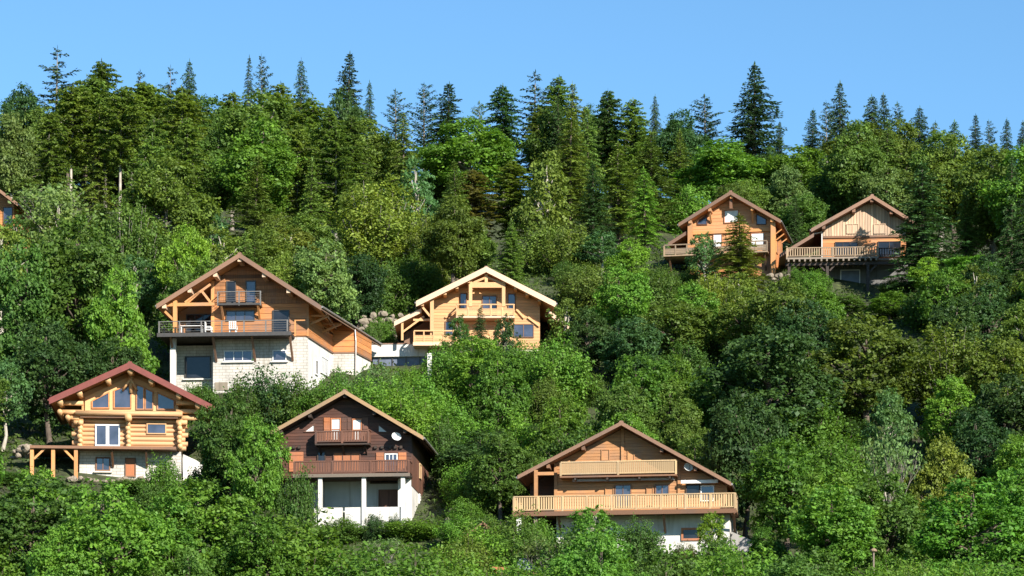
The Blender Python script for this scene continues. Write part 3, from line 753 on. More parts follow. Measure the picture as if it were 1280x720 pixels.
# right-hand side openings, set in the splayed wall
dS = (P1 - P0).normalized(); nS = Vector((dS.y, -dS.x)); angS = math.atan2(dS.y, dS.x)
def on_side(px, py):
    n = (nS.x, nS.y, 0); p = H.plane(px, py, n, nS.dot(P0)); return (Vector((p.x, p.y)) - P0).dot(dS), p.z
def side_panel(x0, y0, x1, y1, fmat, gmat, name, off, round_=False):
    a0, w1 = on_side(*Z(x0, y0)); a1, w0 = on_side(*Z(x1, y1)); 
    o = None
    def place(m, nm, mt, par):
        ob = m.build(nm, mt, par); 
        if par is H.root: ob.location = (P0.x, P0.y, 0); ob.rotation_euler = (0, 0, angS)
        return ob
    n = 14; c = ((a0 + a1) / 2, (w0 + w1) / 2); ra, rw = (a1 - a0) / 2, (w1 - w0) / 2
    poly = [(c[0] + ra * math.sin(-t), c[1] - rw * math.cos(t)) for t in [-2 * math.pi * i / n for i in range(n)]] if round_ else [(a0, w0), (a1, w0), (a1, w1), (a0, w1)]
    inn = [(c[0] + (u - c[0]) * (1 - .09 / max(ra, .1)), c[1] + (w - c[1]) * (1 - .09 / rw)) for u, w in poly]
    f = MB()
    for i in range(len(poly)):
        j = (i + 1) % len(poly); f.prism([poly[i], poly[j], inn[j], inn[i]], -off - .06, -off + .03)
    fo_ = place(f, name, fmat, H.root)
    MB().prism(inn, -off - .02, -off).build('pane', gmat, fo_)
    if round_: MB().box(c[0] - .1, c[0] + .1, -off - .07, -off - .01, w0 + .05, w1 - .05).build('mullion', fmat, fo_)
side_panel(800, 380, 850, 440, 'orangebeam', 'glass', 'oval_window', .055, True)
side_panel(795, 517, 830, 618, 'whitepaint', 'greywall', 'garden_door', .0); side_panel(770, 536, 783, 612, 'whitepaint', 'glass', 'slit_window', .0)
dp = P2 + Vector((.0, -.12)); e_ = eave_pt(dp.y)
MB().tube((dp.x, dp.y, -3), (dp.x, dp.y, R.wr - 1.0), .055, .055, 8).tube((dp.x, dp.y, R.wr - 1.0), (e_ + .05, dp.y, R.wr - .2), .055, .055, 8).build('downpipe', 'zinc', H.root)
MB().box(uR - .1, uR + .06, -.06, .1, wS, R.und(uR)).build('corner_post', 'orangebeam', H.root)
for A, B in ((P0, P1), (P1, P2), (P2, P3)): MB().beam((A.x, A.y, wS - .05), (B.x, B.y, wS - .05), .14, .09).build('sill_band', 'fascia', H.root)
H1 = H
# garden table and chairs on the deck (things of their own)
def to_world(H, u, v, w): return H.o + H.ru * u + H.rv * v + Vector((0, 0, w))
def garden_table(H, u, v, w, label):
    e = bpy.data.objects.new('garden_table', None); link(e); e.location = to_world(H, u, v, w); e.rotation_euler = (0, 0, -H.th)
    tag(e, label, 'table')
    MB().box(-.85, .85, -.4, .4, .7, .75).build('tabletop', 'whitepaint', e)
    lg = MB().box(-.04, .04, -.04, .04, 0, .697).mesh('leg', 'whitepaint')
    for a in (-.75, .75):
        for b in (-.3, .3): instance('leg', lg, e, (a, b, 0))
def garden_chair(H, u, v, w, rz, label, group):
    e = bpy.data.objects.new('garden_chair', None); link(e); e.location = to_world(H, u, v, w); e.rotation_euler = (0, 0, -H.th + rz)
    tag(e, label, 'chair', group)
    MB().box(-.26, .26, -.26, .26, .4, .45).build('seat', 'whitepaint', e)
    m = MB()
    for a in (-.22, -.08, .08, .22): m.box(a - .045, a + .045, .22, .26, .46, .95)
    m.box(-.27, .27, .215, .265, .951, 1.02).build('backrest', 'whitepaint', e)
    lg = MB().box(-.03, .03, -.03, .03, 0, .398).mesh('leg', 'whitepaint')
    for a in (-.22, .22):
        for b in (-.22, .22): instance('leg', lg, e, (a, b, 0))
    for a in (-.27, .27): MB().box(a - .03, a + .03, -.24, .21, .64, .68).box(a - .025, a + .025, -.22, -.17, .46, .639).build('armrest', 'whitepaint', e)
tu = H.uw(*Z(215, 400), -.7)[0]; garden_table(H, tu, -.5, wD, 'white garden table at the left end of the steel-railed deck')
garden_chair(H, tu + 1.25, -.6, wD, math.pi / 2, 'white garden chair at the right end of the white table', 'white chairs on the steel-railed deck')
cu2 = H.uw(*Z(400, 400), -.9)[0]; garden_chair(H, cu2, -.8, wD, math.pi, 'white garden chair alone before the three-pane window on the steel-railed deck', 'white chairs on the steel-railed deck')

# ---- cream-fronted honey chalet, centre
Z = z_at(450, 310, 4.5)
H = House('chalet', 607, 448, 225, 0, 'honey-coloured pine chalet with wide pale barge boards, in the centre of the slope')
R = gable_roof(H, Z(710, 106), Z(318, 300), Z(1100, 305), -1.6, 8.5, bmat='palefascia', smat='honeybeam', board=.42, th=.2)
uL = H.uw(*Z(405, 400))[0]; uR = H.uw(*Z(1012, 400))[0]; wF = H.uw(*Z(500, 538), -1.2)[1]
MB().prism(gable_poly(R, uL, uR, wF - .2), 0, 8).build('wall', 'honey', H.root)
siding(H, gable_poly(R, uL + .003, uR - .003, wF), 0, .24, 'honey')
MB().prism([(uL, -3), (uR, -3), (uR, wF - .203), (uL, wF - .203)], .08, 8).build('basement_wall', 'cream', H.root)
for zx in (350, 478, 545, 875, 940, 1010, 612, 808):
    u = H.uw(*Z(zx, 250), -1.4)[0]; MB().box(u - .12, u + .12, -1.45, .2, R.und(u) - .24, R.und(u) + .02).build('purlin', 'honeybeam', H.root)
for zx in (622, 808):
    u = H.uw(*Z(zx, 280), -1.2)[0]; w0 = H.uw(*Z(zx, 330), -1.2)[1]; MB().box(u - .13, u + .13, -1.3, -1.05, w0, R.und(u)).build('post', 'honeybeam', H.root)
p = H.uw(*Z(625, 208), -1.2); q = H.uw(*Z(808, 208), -1.2); wt = p[1]
MB().box(p[0], q[0], -1.28, -1.08, wt - .22, wt + .2).build('tie_beam', 'honeybeam', H.root)
u = R.ua; MB().box(u - .12, u + .12, -1.29, -1.07, wt + .2, R.und(u)).build('king_post', 'honeybeam', H.root)
for a, b in (((640, 195), (712, 165)), ((795, 195), (712, 165))):
    p = H.uw(*Z(*a), -1.17); q = H.uw(*Z(*b), -1.17); MB().beam((p[0], -1.17, p[1]), (q[0], -1.17, q[1]), .16, .18, (0, 1, 0)).build('truss_strut', 'honeybeam', H.root)
b0 = H.uw(*Z(540, 380), -1.2)[0]; b1 = H.uw(*Z(870, 380), -1.2)[0]; wB = H.uw(*Z(700, 382), -1.2)[1]
MB().box(b0, b1, -1.25, 0, wB - .16, wB).build('balcony_floor', 'palefascia', H.root)
hB = H.uw(*Z(700, 318), -1.2)[1] - wB
def panel_railing(H, p, q, w0, h, mat, n):
    m = MB(); (u0, v0), (u1, v1) = p, q; z = Vector((0, 0, 1)); P = Vector((u0, v0, 0)); Q = Vector((u1, v1, 0))
    m.beam(P + z * (w0 + h), Q + z * (w0 + h), .12, .09); m.beam(P + z * (w0 + h * .62), Q + z * (w0 + h * .62), .07, .05)
    for i in range(n + 1):
        c = P.lerp(Q, i / n); m.beam(c + z * w0, c + z * (w0 + h - .05), .1, .1)
    o = m.build('railing', mat, H.root)
    for k in range(3):
        zz = w0 + h * (.08 + .17 * k); MB().beam(P + z * (zz + .07), Q + z * (zz + .07), .03, .13).build('board', mat, o)
panel_railing(H, (b0 + .06, -1.2), (b1 - .06, -1.2), wB, hB, 'honeybeam', 5)
panel_railing(H, (b1 - .06, -1.15), (b1 - .06, 0), wB, hB, 'honeybeam', 1); panel_railing(H, (b0 + .06, -1.15), (b0 + .06, 0), wB, hB, 'honeybeam', 1)
window(H, *Z(561, 254), *Z(601, 342), -.035, 1, 1, 'brownbeam', 'glassblue'); window(H, *Z(687, 268), *Z(769, 375), -.035, 2, 1, 'brownbeam', 'glassblue'); window(H, *Z(831, 257), *Z(875, 346), -.035, 1, 1, 'brownbeam', 'glassblue')
window(H, *Z(862, 428), *Z(978, 505), -.035, 2, 1, 'brownbeam', 'glassblue'); window(H, *Z(478, 413), *Z(530, 500), -.035, 1, 1, 'brownbeam', 'glassblue')
for a, b in (((480, 392), (545, 345)), ((945, 390), (1010, 440)), ((805, 445), (860, 395)), ((815, 445), (780, 395)), ((925, 395), (880, 345))):
    p = H.uw(*Z(*a), -.1); q = H.uw(*Z(*b), -.1); MB().beam((p[0], -.12, p[1]), (q[0], -.12, q[1]), .16, .16, (0, 1, 0)).build('brace', 'honeybeam', H.root)
u = H.uw(*Z(805, 430), -1.1)[0]; MB().box(u - .12, u + .12, -1.2, -.96, wF, wB - .163).build('post', 'honeybeam', H.root)
f0 = H.uw(*Z(300, 530), -1.4)[0]; f1 = H.uw(*Z(860, 530), -1.4)[0]
MB().box(f0, f1, -1.45, 0, wF - .12, wF).build('deck_floor', 'palefascia', H.root); MB().box(f0, uL - .003, 0, 2.5, wF - .12, wF - .003).build('deck_floor', 'palefascia', H.root)
MB().box(f0 - .02, f1 + .02, -1.51, -1.45, wF - .2, wF + .06).build('deck_edge_board', 'palefascia', H.root)
panel_railing(H, (f0 + .06, -1.4), (f1 - .06, -1.4), wF, H.uw(*Z(450, 466), -1.4)[1] - wF, 'honeybeam', 10)
panel_railing(H, (f0 + .06, -1.3), (f0 + .06, 2.4), wF, .95, 'honeybeam', 2)
u = H.uw(*Z(405, 380), -1.2)[0]; MB().box(u - .14, u + .14, -1.3, -1.02, wF, R.und(u)).build('post', 'honeybeam', H.root)
p = H.uw(*Z(395, 385), -1.15); q = H.uw(*Z(340, 318), -1.15); MB().beam((p[0], -1.15, p[1]), (q[0], -1.15, q[1]), .16, .16, (0, 1, 0)).build('brace', 'honeybeam', H.root)
# left carport lean-to and right lean-to
def leanto(H, a, b, vf, vb, th, mat, bmat, smat, board=.3):
    (ua, wa), (ub, wb_) = H.uw(*a, vf), H.uw(*b, vf)
    if ua > ub: (ua, wa), (ub, wb_) = (ub, wb_), (ua, wa)
    MB().prism([(ua, wa - .08), (ub, wb_ - .08), (ub, wb_), (ua, wa)], vf, vb).build('lean_to_roof', mat, H.root)
    MB().prism([(ua + .04, wa - th), (ub, wb_ - th), (ub, wb_ - .084), (ua + .04, wa - .084)], vf + .04, vb - .04).build('lean_to_soffit', smat, H.root)
    MB().prism([(ua, wa - board), (ub, wb_ - board), (ub, wb_ + .02), (ua, wa + .02)], vf - .06, vf - .004).build('barge_board', bmat, H.root)
leanto(H, Z(192, 415), Z(345, 340), -.8, 6, .2, 'tile', 'palefascia', 'honeybeam', .34); leanto(H, Z(1060, 350), Z(1222, 470), -.8, 6, .2, 'tile', 'palefascia', 'honeybeam', .34)
for a, b, s in (((238, 475), (360, 385), .15), ((238, 520), (238, 410), .18), ((300, 405), (400, 405), .16)):
    p = H.uw(*Z(*a), -.6); q = H.uw(*Z(*b), -.6); MB().beam((p[0], -.6, p[1]), (q[0], -.6, q[1]), s, s, (0, 1, 0)).build('carport_timber', 'honeybeam', H.root)
u0 = H.uw(*Z(245, 500), 1.5)[0]; MB().prism([(u0, -2), (uL - .004, -2), (uL - .004, R.und(uL) - .6), (u0, R.und(R.ul) - 1.4)], 2.8, 7.5).build('carport_wall', 'fascia', H.root)
H3 = H

# ---- white flat-roofed garage between the two upper chalets
H = House('garage', 500, 470, 225.5, 4, 'low white flat-roofed garage between the orange and the honey chalet', 'garage', pad=5)
u0, w3 = H.uw(465, 431); u1, w0 = H.uw(533, 468); w2 = H.uw(500, 446)[1]; w1 = H.uw(500, 459)[1]
MB().box(u0, u1, 0, 5, w1 - 3, w1).build('wall', 'white', H.root)
MB().box(u0 + .05, u1 - .05, .12, 4.9, w1, w2).build('window_band', 'bluedoor', H.root)
MB().box(u0 - .1, u1 + .1, -.15, 5.1, w2, w3).build('parapet', 'white', H.root)
MB().box(u0 - .16, u1 + .16, -.21, 5.16, w3, w3 + .07).build('coping', 'tile', H.root)
for k in range(4):
    u = u0 + (u1 - u0) * (k + .5) / 4; MB().box(u - .04, u + .04, .04, .118, w1, w2).build('mullion', 'darkmetal', H.root)
uu, ww = H.uw(537, 447, -.6)
HG = H
lo = bpy.data.objects.new('gate_post', None); link(lo); ly = 214.5; lo.location = (wx(537, ly), ly, wz(452, ly)); tag(lo, 'slim white gate post between the garage and the honey chalet', 'post')
MB().box(-.16, .16, -.12, .12, -1.2, .5).build('shaft', 'white', lo); MB().box(-.17, .17, -.17, .17, .5, .6).build('cap', 'white', lo)

# ---- orange post-and-beam chalet, upper right (left of the pair)
Z = z_at(800, 220, 3.459)
H = House('chalet', 915, 341, 250, 12, 'orange timber chalet with white blinds, left one of the pair high on the right')
R = gable_roof(H, Z(392, 66), Z(168, 205), Z(607, 190), -1.2, 7.5, bmat='fascia', smat='orangebeam', board=.3, th=.2)
uL = H.uw(*Z(212, 300))[0]; uR = H.uw(*Z(572, 300))[0]; wF = H.uw(*Z(400, 330), 0)[1]
MB().prism(gable_poly(R, uL, uR, wF), 0, 7.0).build('wall', 'orangepine', H.root)
siding(H, gable_poly(R, uL + .003, uR - .003, wF), 0, .3, 'orangepine')
MB().box(uL, uR, .05, 7.0, -3, wF - .003).build('basement_wall', 'orange', H.root)
for zx in (215, 300, 395, 485, 570):
    u = H.uw(*Z(zx, 180), -1.2)[0]; MB().box(u - .13, u + .13, -1.1, .2, R.und(u) - .26, R.und(u) + .02).build('purlin', 'orangebeam', H.root)
for zx in (217, 576):
    u = H.uw(*Z(zx, 300), -.7)[0]; MB().box(u - .2, u + .2, -.85, -.45, wF - .5 if zx < 300 else -1.2, R.und(u) - .1).build('post', 'orangebeam', H.root)
u = H.uw(*Z(394, 110), -.7)[0]; MB().box(u - .12, u + .12, -.85, -.6, R.und(u) - 1.1, R.und(u)).build('king_post', 'brownbeam', H.root)
w = H.uw(*Z(400, 240), -.1)[1]; MB().box(uL - .3, uR + .3, -.22, -.05, w - .13, w + .13).build('floor_beam', 'orangebeam', H.root)
for a, b in (((305, 185), (300, 135)), ((485, 185), (487, 140))):
    p = H.uw(*Z(*a), -.6); q = H.uw(*Z(*b), -.6); MB().beam((p[0], -.1, p[1] - .2), (q[0], -1.0, q[1]), .16, .16).build('bracket', 'orangebeam', H.root)
window(H, *Z(364, 149), *Z(427, 202), -.04, 1, 1, 'rust', 'blind', fw=.06)
L = lambda *pts: [H.uw(*Z(*p), -.04) for p in pts]
polywindow(H, L((248, 212), (291, 212), (291, 166), (248, 196)), -.04, 'redbrown', 'glassblue'); polywindow(H, L((503, 212), (547, 212), (547, 186), (503, 163)), -.04, 'redbrown', 'glassblue')
window(H, *Z(316, 252), *Z(356, 312), -.04, 1, 1, 'rust', 'blind', fw=.05); window(H, *Z(480, 247), *Z(538, 314), -.04, 1, 1, 'rust', 'blind', fw=.05)
d0 = H.uw(*Z(102, 330), -1.3)[0]; d1 = H.uw(*Z(552, 330), -1.3)[0]; wD = H.uw(*Z(300, 334), -1.3)[1]
MB().box(d0, d1, -1.35, 0, wD - .12, wD).build('deck_floor', 'greyrail', H.root); MB().box(d0, uL - .003, 0, 2, wD - .12, wD - .003).build('deck_floor', 'greyrail', H.root)
panel_railing(H, (d0 + .05, -1.3), (d1 - .05, -1.3), wD, H.uw(*Z(300, 291), -1.3)[1] - wD, 'greyrail', 9)
for zx in (130, 330, 540):
    u = H.uw(*Z(zx, 340), -.8)[0]; MB().beam((u, .1, wD - 1.4), (u, -1.1, wD - .13), .15, .15).build('bracket', 'brownbeam', H.root)
leanto(H, Z(122, 290), Z(200, 240), -.6, 4.5, .2, 'tile', 'fascia', 'orangebeam')
# right-hand side: porch frame, glazed opening and outer post
for vv in (.8, 2.6, 4.6):
    MB().beam((uR, vv, R.und(uR) - 1.1), (R.ur - .12, vv, R.und(R.ur) - .05), .14, .14).build('eave_bracket', 'orangebeam', H.root)
side_window(H, uR, *Z(588, 330), 2.4, 1.7, 'orangebeam', 'glassblue', 'side_window'); side_window(H, uR, *Z(598, 402), 1.6, .7, 'orangebeam', 'glass', 'side_window')
MB().box(uR, uR + .3, 3.6, 5.0, -2, R.und(uR) - .6).build('chimney_breast', 'orange', H.root)
H5 = H

# ---- weathered chalet on stilts darkened for the shade under its deck, upper right (right of the pair)
H = House('chalet', 1075, 362, 248, 4, 'weathered chalet with pale plank gable over a shaded stilted deck, right one of the pair')
R = gable_roof(H, Z(1004, 82), Z(742, 228), Z(1215, 214), -1.2, 8, bmat='fascia', smat='brownbeam', board=.3, th=.2)
uL = H.uw(*Z(790, 300))[0]; uR = H.uw(*Z(1150, 300))[0]; wF = H.uw(*Z(900, 352), 0)[1]
MB().prism(gable_poly(R, uL, uR, wF), 0, 7.6).build('wall', 'orange', H.root)
wM = H.uw(*Z(950, 262))[1]
siding(H, clip(gable_poly(R, uL + .003, uR - .003, wF), 1, wM, False), -.08, .24, 'palegable', 'gable_boards', True, gap=.03)
siding(H, [(uL, wF), (uR, wF), (uR, wM - .02), (uL, wM - .02)], 0, .3, 'orange')
for zx in (795, 925, 1003, 1088, 1180):
    u = H.uw(*Z(zx, 180), -1.3)[0]; MB().box(u - .14, u + .14, -1.1, .2, R.und(u) - .27, R.und(u) + .02).build('purlin', 'brownbeam', H.root)
MB().box(uL, uR, -.16, -.083, wM - .12, wM + .06).build('floor_beam', 'brownbeam', H.root)
for a, b in ((893, 945), (1010, 1062)): window(H, *Z(a, 208), *Z(b, 250), -.115, 2, 1, 'palegable', 'palegable', fw=.05, name='hatch')
window(H, *Z(843, 286), *Z(942, 345), -.035, 3, 1, 'darktimber', 'glass'); window(H, *Z(1028, 284), *Z(1128, 350), -.035, 2, 1, 'darktimber', 'glass')
d0 = H.uw(*Z(632, 350), -2.2)[0]; d1 = H.uw(*Z(1032, 350), -2.2)[0]; d2 = H.uw(*Z(1140, 350), -1.4)[0]; wD = H.uw(*Z(850, 350), -2.2)[1]
MB().box(d0, d1, -2.25, .5, wD - .15, wD).build('deck_floor', 'greytimber', H.root); MB().box(d1 + .003, d2, -1.4, .5, wD - .15, wD - .003).build('deck_floor', 'greytimber', H.root)
railing(H, (d0 + .06, -2.2), (d1 - .06, -2.2), wD, H.uw(*Z(850, 307), -2.2)[1] - wD, 'greyrail', step=.2, bw=.09, postn=4)
railing(H, (d0 + .06, -2.15), (d0 + .06, .4), wD, 1.0, 'greyrail', step=.2, bw=.09); railing(H, (d1, -1.35), (d2, -1.35), wD, .9, 'darktimber', step=.2, bw=.09)
MB().box(d0 - .05, d2, -1.9, -1.65, wD - .62, wD - .38).build('carrier_beam', 'darktimber', H.root)
je = MB().box(-.07, .07, -2.4, .4, -.375, -.155).mesh('joist', 'greytimber')
n = 17
for i in range(n): instance('joist', je, H.root, (d0 + .2 + (d1 - d0 - .4) * i / (n - 1), 0, wD))
for zx in (645, 810, 985):
    u = H.uw(*Z(zx, 420), -1.7)[0]; MB().box(u - .12, u + .12, -1.87, -1.63, -4, wD - .62).build('post', 'darktimber', H.root)  # greyish posts, coloured dark to stand in for the shade below the deck
for a, b in (((655, 412), (690, 375)), ((800, 410), (762, 372)), ((995, 412), (1032, 375)), ((820, 410), (850, 376))):
    p = H.uw(*Z(*a), -1.7); q = H.uw(*Z(*b), -1.7); MB().beam((p[0], -1.72, p[1]), (q[0], -1.72, q[1]), .13, .14, (0, 1, 0)).build('brace', 'darktimber', H.root)
MB().box(uL - .2, uR + .2, .6, 7.5, -4, wD - .16).build('basement_wall', 'shadewall', H.root)
window(H, *Z(866, 406), *Z(952, 480), .6, 1, 1, 'whitepaint', 'bluedoor', fw=.08, name='garage_door')
leanto(H, Z(603, 338), Z(752, 248), -.9, 5, .2, 'tile', 'fascia', 'brownbeam')
MB().tube((uL - .08, -.1, wD), (uL - .08, -.1, R.und(uL) - .3), .05, .05, 8).tube((uL - .08, -.1, R.und(uL) - .3), (R.ul + .1, -.4, R.und(R.ul)), .05, .05, 8).build('downpipe', 'whitepaint', H.root)
H6 = H

# ---- chalet cut by the left edge of the picture
H = House('chalet', -40, 312, 250, 3, 'chalet corner with brown eave and blue window at the left edge of the picture')
R = gable_roof(H, (-62, 190), (-150, 252), (22, 254), -1.2, 7, bmat='fascia', smat='brownbeam', board=.28)
uL = H.uw(-140, 290)[0]; uR = H.uw(17, 290)[0]
MB().prism(gable_poly(R, uL, uR, -3), 0, 6.5).build('wall', 'orange', H.root)
siding(H, gable_poly(R, uL + .003, uR - .003, -2), 0, .24, 'orange')
window(H, 4, 259, 16, 281, -.035, 1, 1, 'brownbeam', 'glassblue', fw=.06); window(H, -30, 259, -8, 281, -.035, 2, 1, 'brownbeam', 'glassblue', fw=.06)
MB().box(uR - .12, uR + .05, -.08, .1, -3, R.und(uR)).build('corner_post', 'orangebeam', H.root)
H7 = H
# ================================================================== the ground
def terrain():
    xs = np.concatenate([[-3000, -1500, -700, -350, -200], np.arange(-120, 121, 2.0), [200, 350, 700, 1500, 3000]])
    ys = np.concatenate([[-1500, -600, -200, -60, 0, 40, 70, 90], np.arange(104, 402, 2.0), [420, 450, 500, 600, 800, 1200, 2000, 4000]])
    X, Y = np.meshgrid(xs, ys); Zg = ground(X, Y)
    nx, ny = len(xs), len(ys)
    v = np.stack([X.ravel(), Y.ravel(), Zg.ravel()], 1)
    i = np.arange(nx * ny).reshape(ny, nx)
    f = np.stack([i[:-1, :-1].ravel(), i[:-1, 1:].ravel(), i[1:, 1:].ravel(), i[1:, :-1].ravel()], 1)
    me = bpy.data.meshes.new('hillside'); me.from_pydata(v.tolist(), [], f.tolist())
    me.polygons.foreach_set('use_smooth', [True] * len(f))
    m, nt, ns, lk, bs = nodemat('hillside_grass')
    n1 = noise(nt, .25, 6, objvec(nt)); n2 = noise(nt, 2.2, 5, objvec(nt))
    c = ramp(nt, n1, [(.3, (.035, .03, .016)), (.5, (.045, .06, .018)), (.7, (.075, .095, .028))])
    c2 = ramp(nt, n2, [(.3, (.4, .4, .4)), (.7, (1.25, 1.25, 1.1))])
    lk.new(mixc(nt, 1.0, c, c2, 'MULTIPLY'), bs.inputs['Base Color']); bs.inputs['Roughness'].default_value = .95
    bump(nt, n2, .8, .3, bs)
    me.materials.append(m)
    o = bpy.data.objects.new('hillside', me); link(o); tag(o, kind='structure')
terrain()

# ---- stone retaining bank behind the garage, boulders near the houses
def rock_mesh(seed):
    r = random.Random(seed); m = MB()
    import bmesh
    bm = bmesh.new(); bmesh.ops.create_icosphere(bm, subdivisions=2, radius=1)
    for v in bm.verts:
        n = v.co.copy(); k = 1 + .22 * math.sin(n.x * 3 + seed) + .18 * math.sin(n.y * 4.1 + seed * 2) + r.uniform(-.08, .08)
        v.co = Vector((n.x * k, n.y * k * .8, n.z * k * .7))
    me = bpy.data.meshes.new('stone'); bm.to_mesh(me); bm.free(); me.materials.append(M['stone'])
    return me
ROCKS = [rock_mesh(i) for i in range(5)]
def rock_bank(name, label, spots, cat):
    e = bpy.data.objects.new(name, None); link(e); p0 = spots[0]; Y = p0[2]
    e.location = (wx(p0[0], Y), Y, wz(p0[1], Y)); tag(e, label, cat)
    for i, (px, py, Yd, s) in enumerate(spots):
        P = Vector((wx(px, Yd), Yd, wz(py, Yd))) - e.location
        o = instance('stone', ROCKS[i % 5], e, P, RB.uniform(0, 6.28), (s * RB.uniform(.85, 1.2), s, s * RB.uniform(.7, 1.0)))
spots = []
for row, (y0, n) in enumerate(((428, 7), (420, 8), (411, 8), (402, 7), (395, 5))):
    for i in range(n): spots.append((447 + (54 * (i + .5) / n) + RB.uniform(-2, 2) + row, y0 + RB.uniform(-2, 2), 229.5 + row * .9, RB.uniform(.24, .42)))
rock_bank('stone_bank', 'rough bank of pale boulders between the orange and the honey chalet', spots, 'stones')
rock_bank('stone_bank', 'patch of tan stones at the left end of the log house terrace', [(15 + RB.uniform(0, 24), 557 + RB.uniform(0, 16), 193 + RB.uniform(0, 1.5), RB.uniform(.2, .36)) for i in range(16)], 'stones')
rock_bank('stone_bank', 'pale rocks among plants between the brown and the tan chalet', [(x, y, Y, s) for x, y, Y, s in ((568, 640, 186, .5), (575, 648, 185, .4), (588, 636, 187, .45), (560, 652, 184, .35), (596, 644, 186, .4), (581, 657, 184, .3))], 'stones')
rock_bank('stone_bank', 'low course of stones at the foot of the log house basement', [(85 + i * 9 + RB.uniform(-2, 2), 598 + RB.uniform(-1, 4), 192 + RB.uniform(-.4, .4), RB.uniform(.2, .34)) for i in range(13)], 'stones')
rock_bank('stone_bank', 'pale stone wall remains under the right corner of the orange timber chalet', [(962 + i * 5.5 + RB.uniform(-1, 1), 345 + 5 * (i % 2), 246, RB.uniform(.25, .4)) for i in range(7)], 'stones')

# ---- small things at the foot of the slope
def at(px, py, Y): return Vector((wx(px, Y), Y, wz(py, Y)))
e = bpy.data.objects.new('garden_arbour', None); link(e); e.location = at(604, 690, 172); tag(e, 'small brown wooden arbour roof among bushes left of the tan chalet', 'arbour')
w = .0
m = MB().beam((-1.0, 0, 1.0), (0, 0, 1.75), .09, .09).beam((1.1, 0, .85), (0, 0, 1.75), .09, .09).beam((-1.0, 1.4, 1.0), (0, 1.4, 1.75), .12, .12).beam((1.1, 1.4, .85), (0, 1.4, 1.75), .09, .09).beam((0, -.1, 1.78), (0, 1.5, 1.78), .1, .1)
m.build('rafter', 'brownbeam', e)
for u in (-.95, 1.05):
    for v in (0, 1.4): MB().box(u - .06, u + .06, v - .06, v + .06, -1.5, .95).build('post', 'fascia', e)
e = bpy.data.objects.new('shed', None); link(e); e.location = at(645, 726, 168); tag(e, 'low shed with orange and grey-green tarpaulin roof at the bottom edge', 'shed')
MB().prism([(-1.2, -1), (1.3, -1), (1.3, .5), (-1.2, .6)], 0, 2).build('wall', 'brownbeam', e)
MB().prism([(-1.4, .62), (.2, .62), (.2, .74), (-1.4, .8)], -.2, 2.2).build('orange_roof', 'rust', e)
M['tarp'] = plain('grey_green_tarp', (.16, .20, .19), .5)
MB().prism([(-.1, .75), (1.5, .5), (1.5, .6), (.5, 1.35), (.2, 1.3)], .1, 2.1).build('tarpaulin', 'tarp', e)
e = bpy.data.objects.new('lamp_post', None); link(e); e.location = at(1092, 740, 160); tag(e, 'pale lamp post at the bottom edge on the right', 'lamp post')
MB().tube((0, 0, -2), (0, 0, 2.25), .06, .05, 8).build('pole', 'greytimber', e); MB().tube((0, 0, 2.25), (0, 0, 2.32), .19, .2, 10).tube((0, 0, 2.32), (0, 0, 2.42), .2, .08, 10).build('lamp_head', 'greyrail', e)

# ================================================================== trees
def nrm(a): return a / np.maximum(np.linalg.norm(a, axis=1, keepdims=True), 1e-9)
def leaf_mesh(name, c, t, n, L, W, rnd, mat, fold=.12):
    """one pointed leaf (or leaf spray) face for every row"""
    N = len(c); t = nrm(t); b = nrm(np.cross(n, t)); n = np.cross(t, b)
    L = np.asarray(L).reshape(-1, 1) * np.ones((N, 1)); W = np.asarray(W).reshape(-1, 1) * np.ones((N, 1))
    v = np.empty((N, 4, 3)); v[:, 0] = c - t * L / 2; v[:, 2] = c + t * L / 2
    v[:, 1] = c + b * W / 2 + n * W * fold + t * L * .08; v[:, 3] = c - b * W / 2 + n * W * fold + t * L * .08
    me = bpy.data.meshes.new(name)
    me.vertices.add(4 * N); me.vertices.foreach_set('co', v.ravel())
    me.loops.add(4 * N); me.loops.foreach_set('vertex_index', np.arange(4 * N, dtype=np.int32))
    me.polygons.add(N); me.polygons.foreach_set('loop_start', np.arange(0, 4 * N, 4, dtype=np.int32))
    a = me.attributes.new('rnd', 'FLOAT', 'FACE'); a.data.foreach_set('value', np.asarray(rnd, np.float32))
    me.materials.append(M[mat]); me.update(calc_edges=True); me.validate()
    return me

def curve_tube(m, pts, r0, r1, n=6):
    for i in range(len(pts) - 1):
        a = r0 + (r1 - r0) * i / (len(pts) - 1); b = r0 + (r1 - r0) * (i + 1) / (len(pts) - 1)
        m.tube(pts[i], pts[i + 1], a, b, n, caps=False)

def limb(m, p, q, r0, r1, rg, k=4, wob=.12):
    p, q = Vector(p), Vector(q); L = (q - p).length; pts = [p]
    for i in range(1, k):
        t = i / k; x = p.lerp(q, t) + Vector((rg.uniform(-1, 1), rg.uniform(-1, 1), rg.uniform(-.3, .8))) * wob * L * (1 - t) ; pts.append(x)
    pts.append(q); curve_tube(m, pts, r0, r1, 6); return pts

def sph(g, N):
    v = g.normal(size=(N, 3)); return nrm(v)

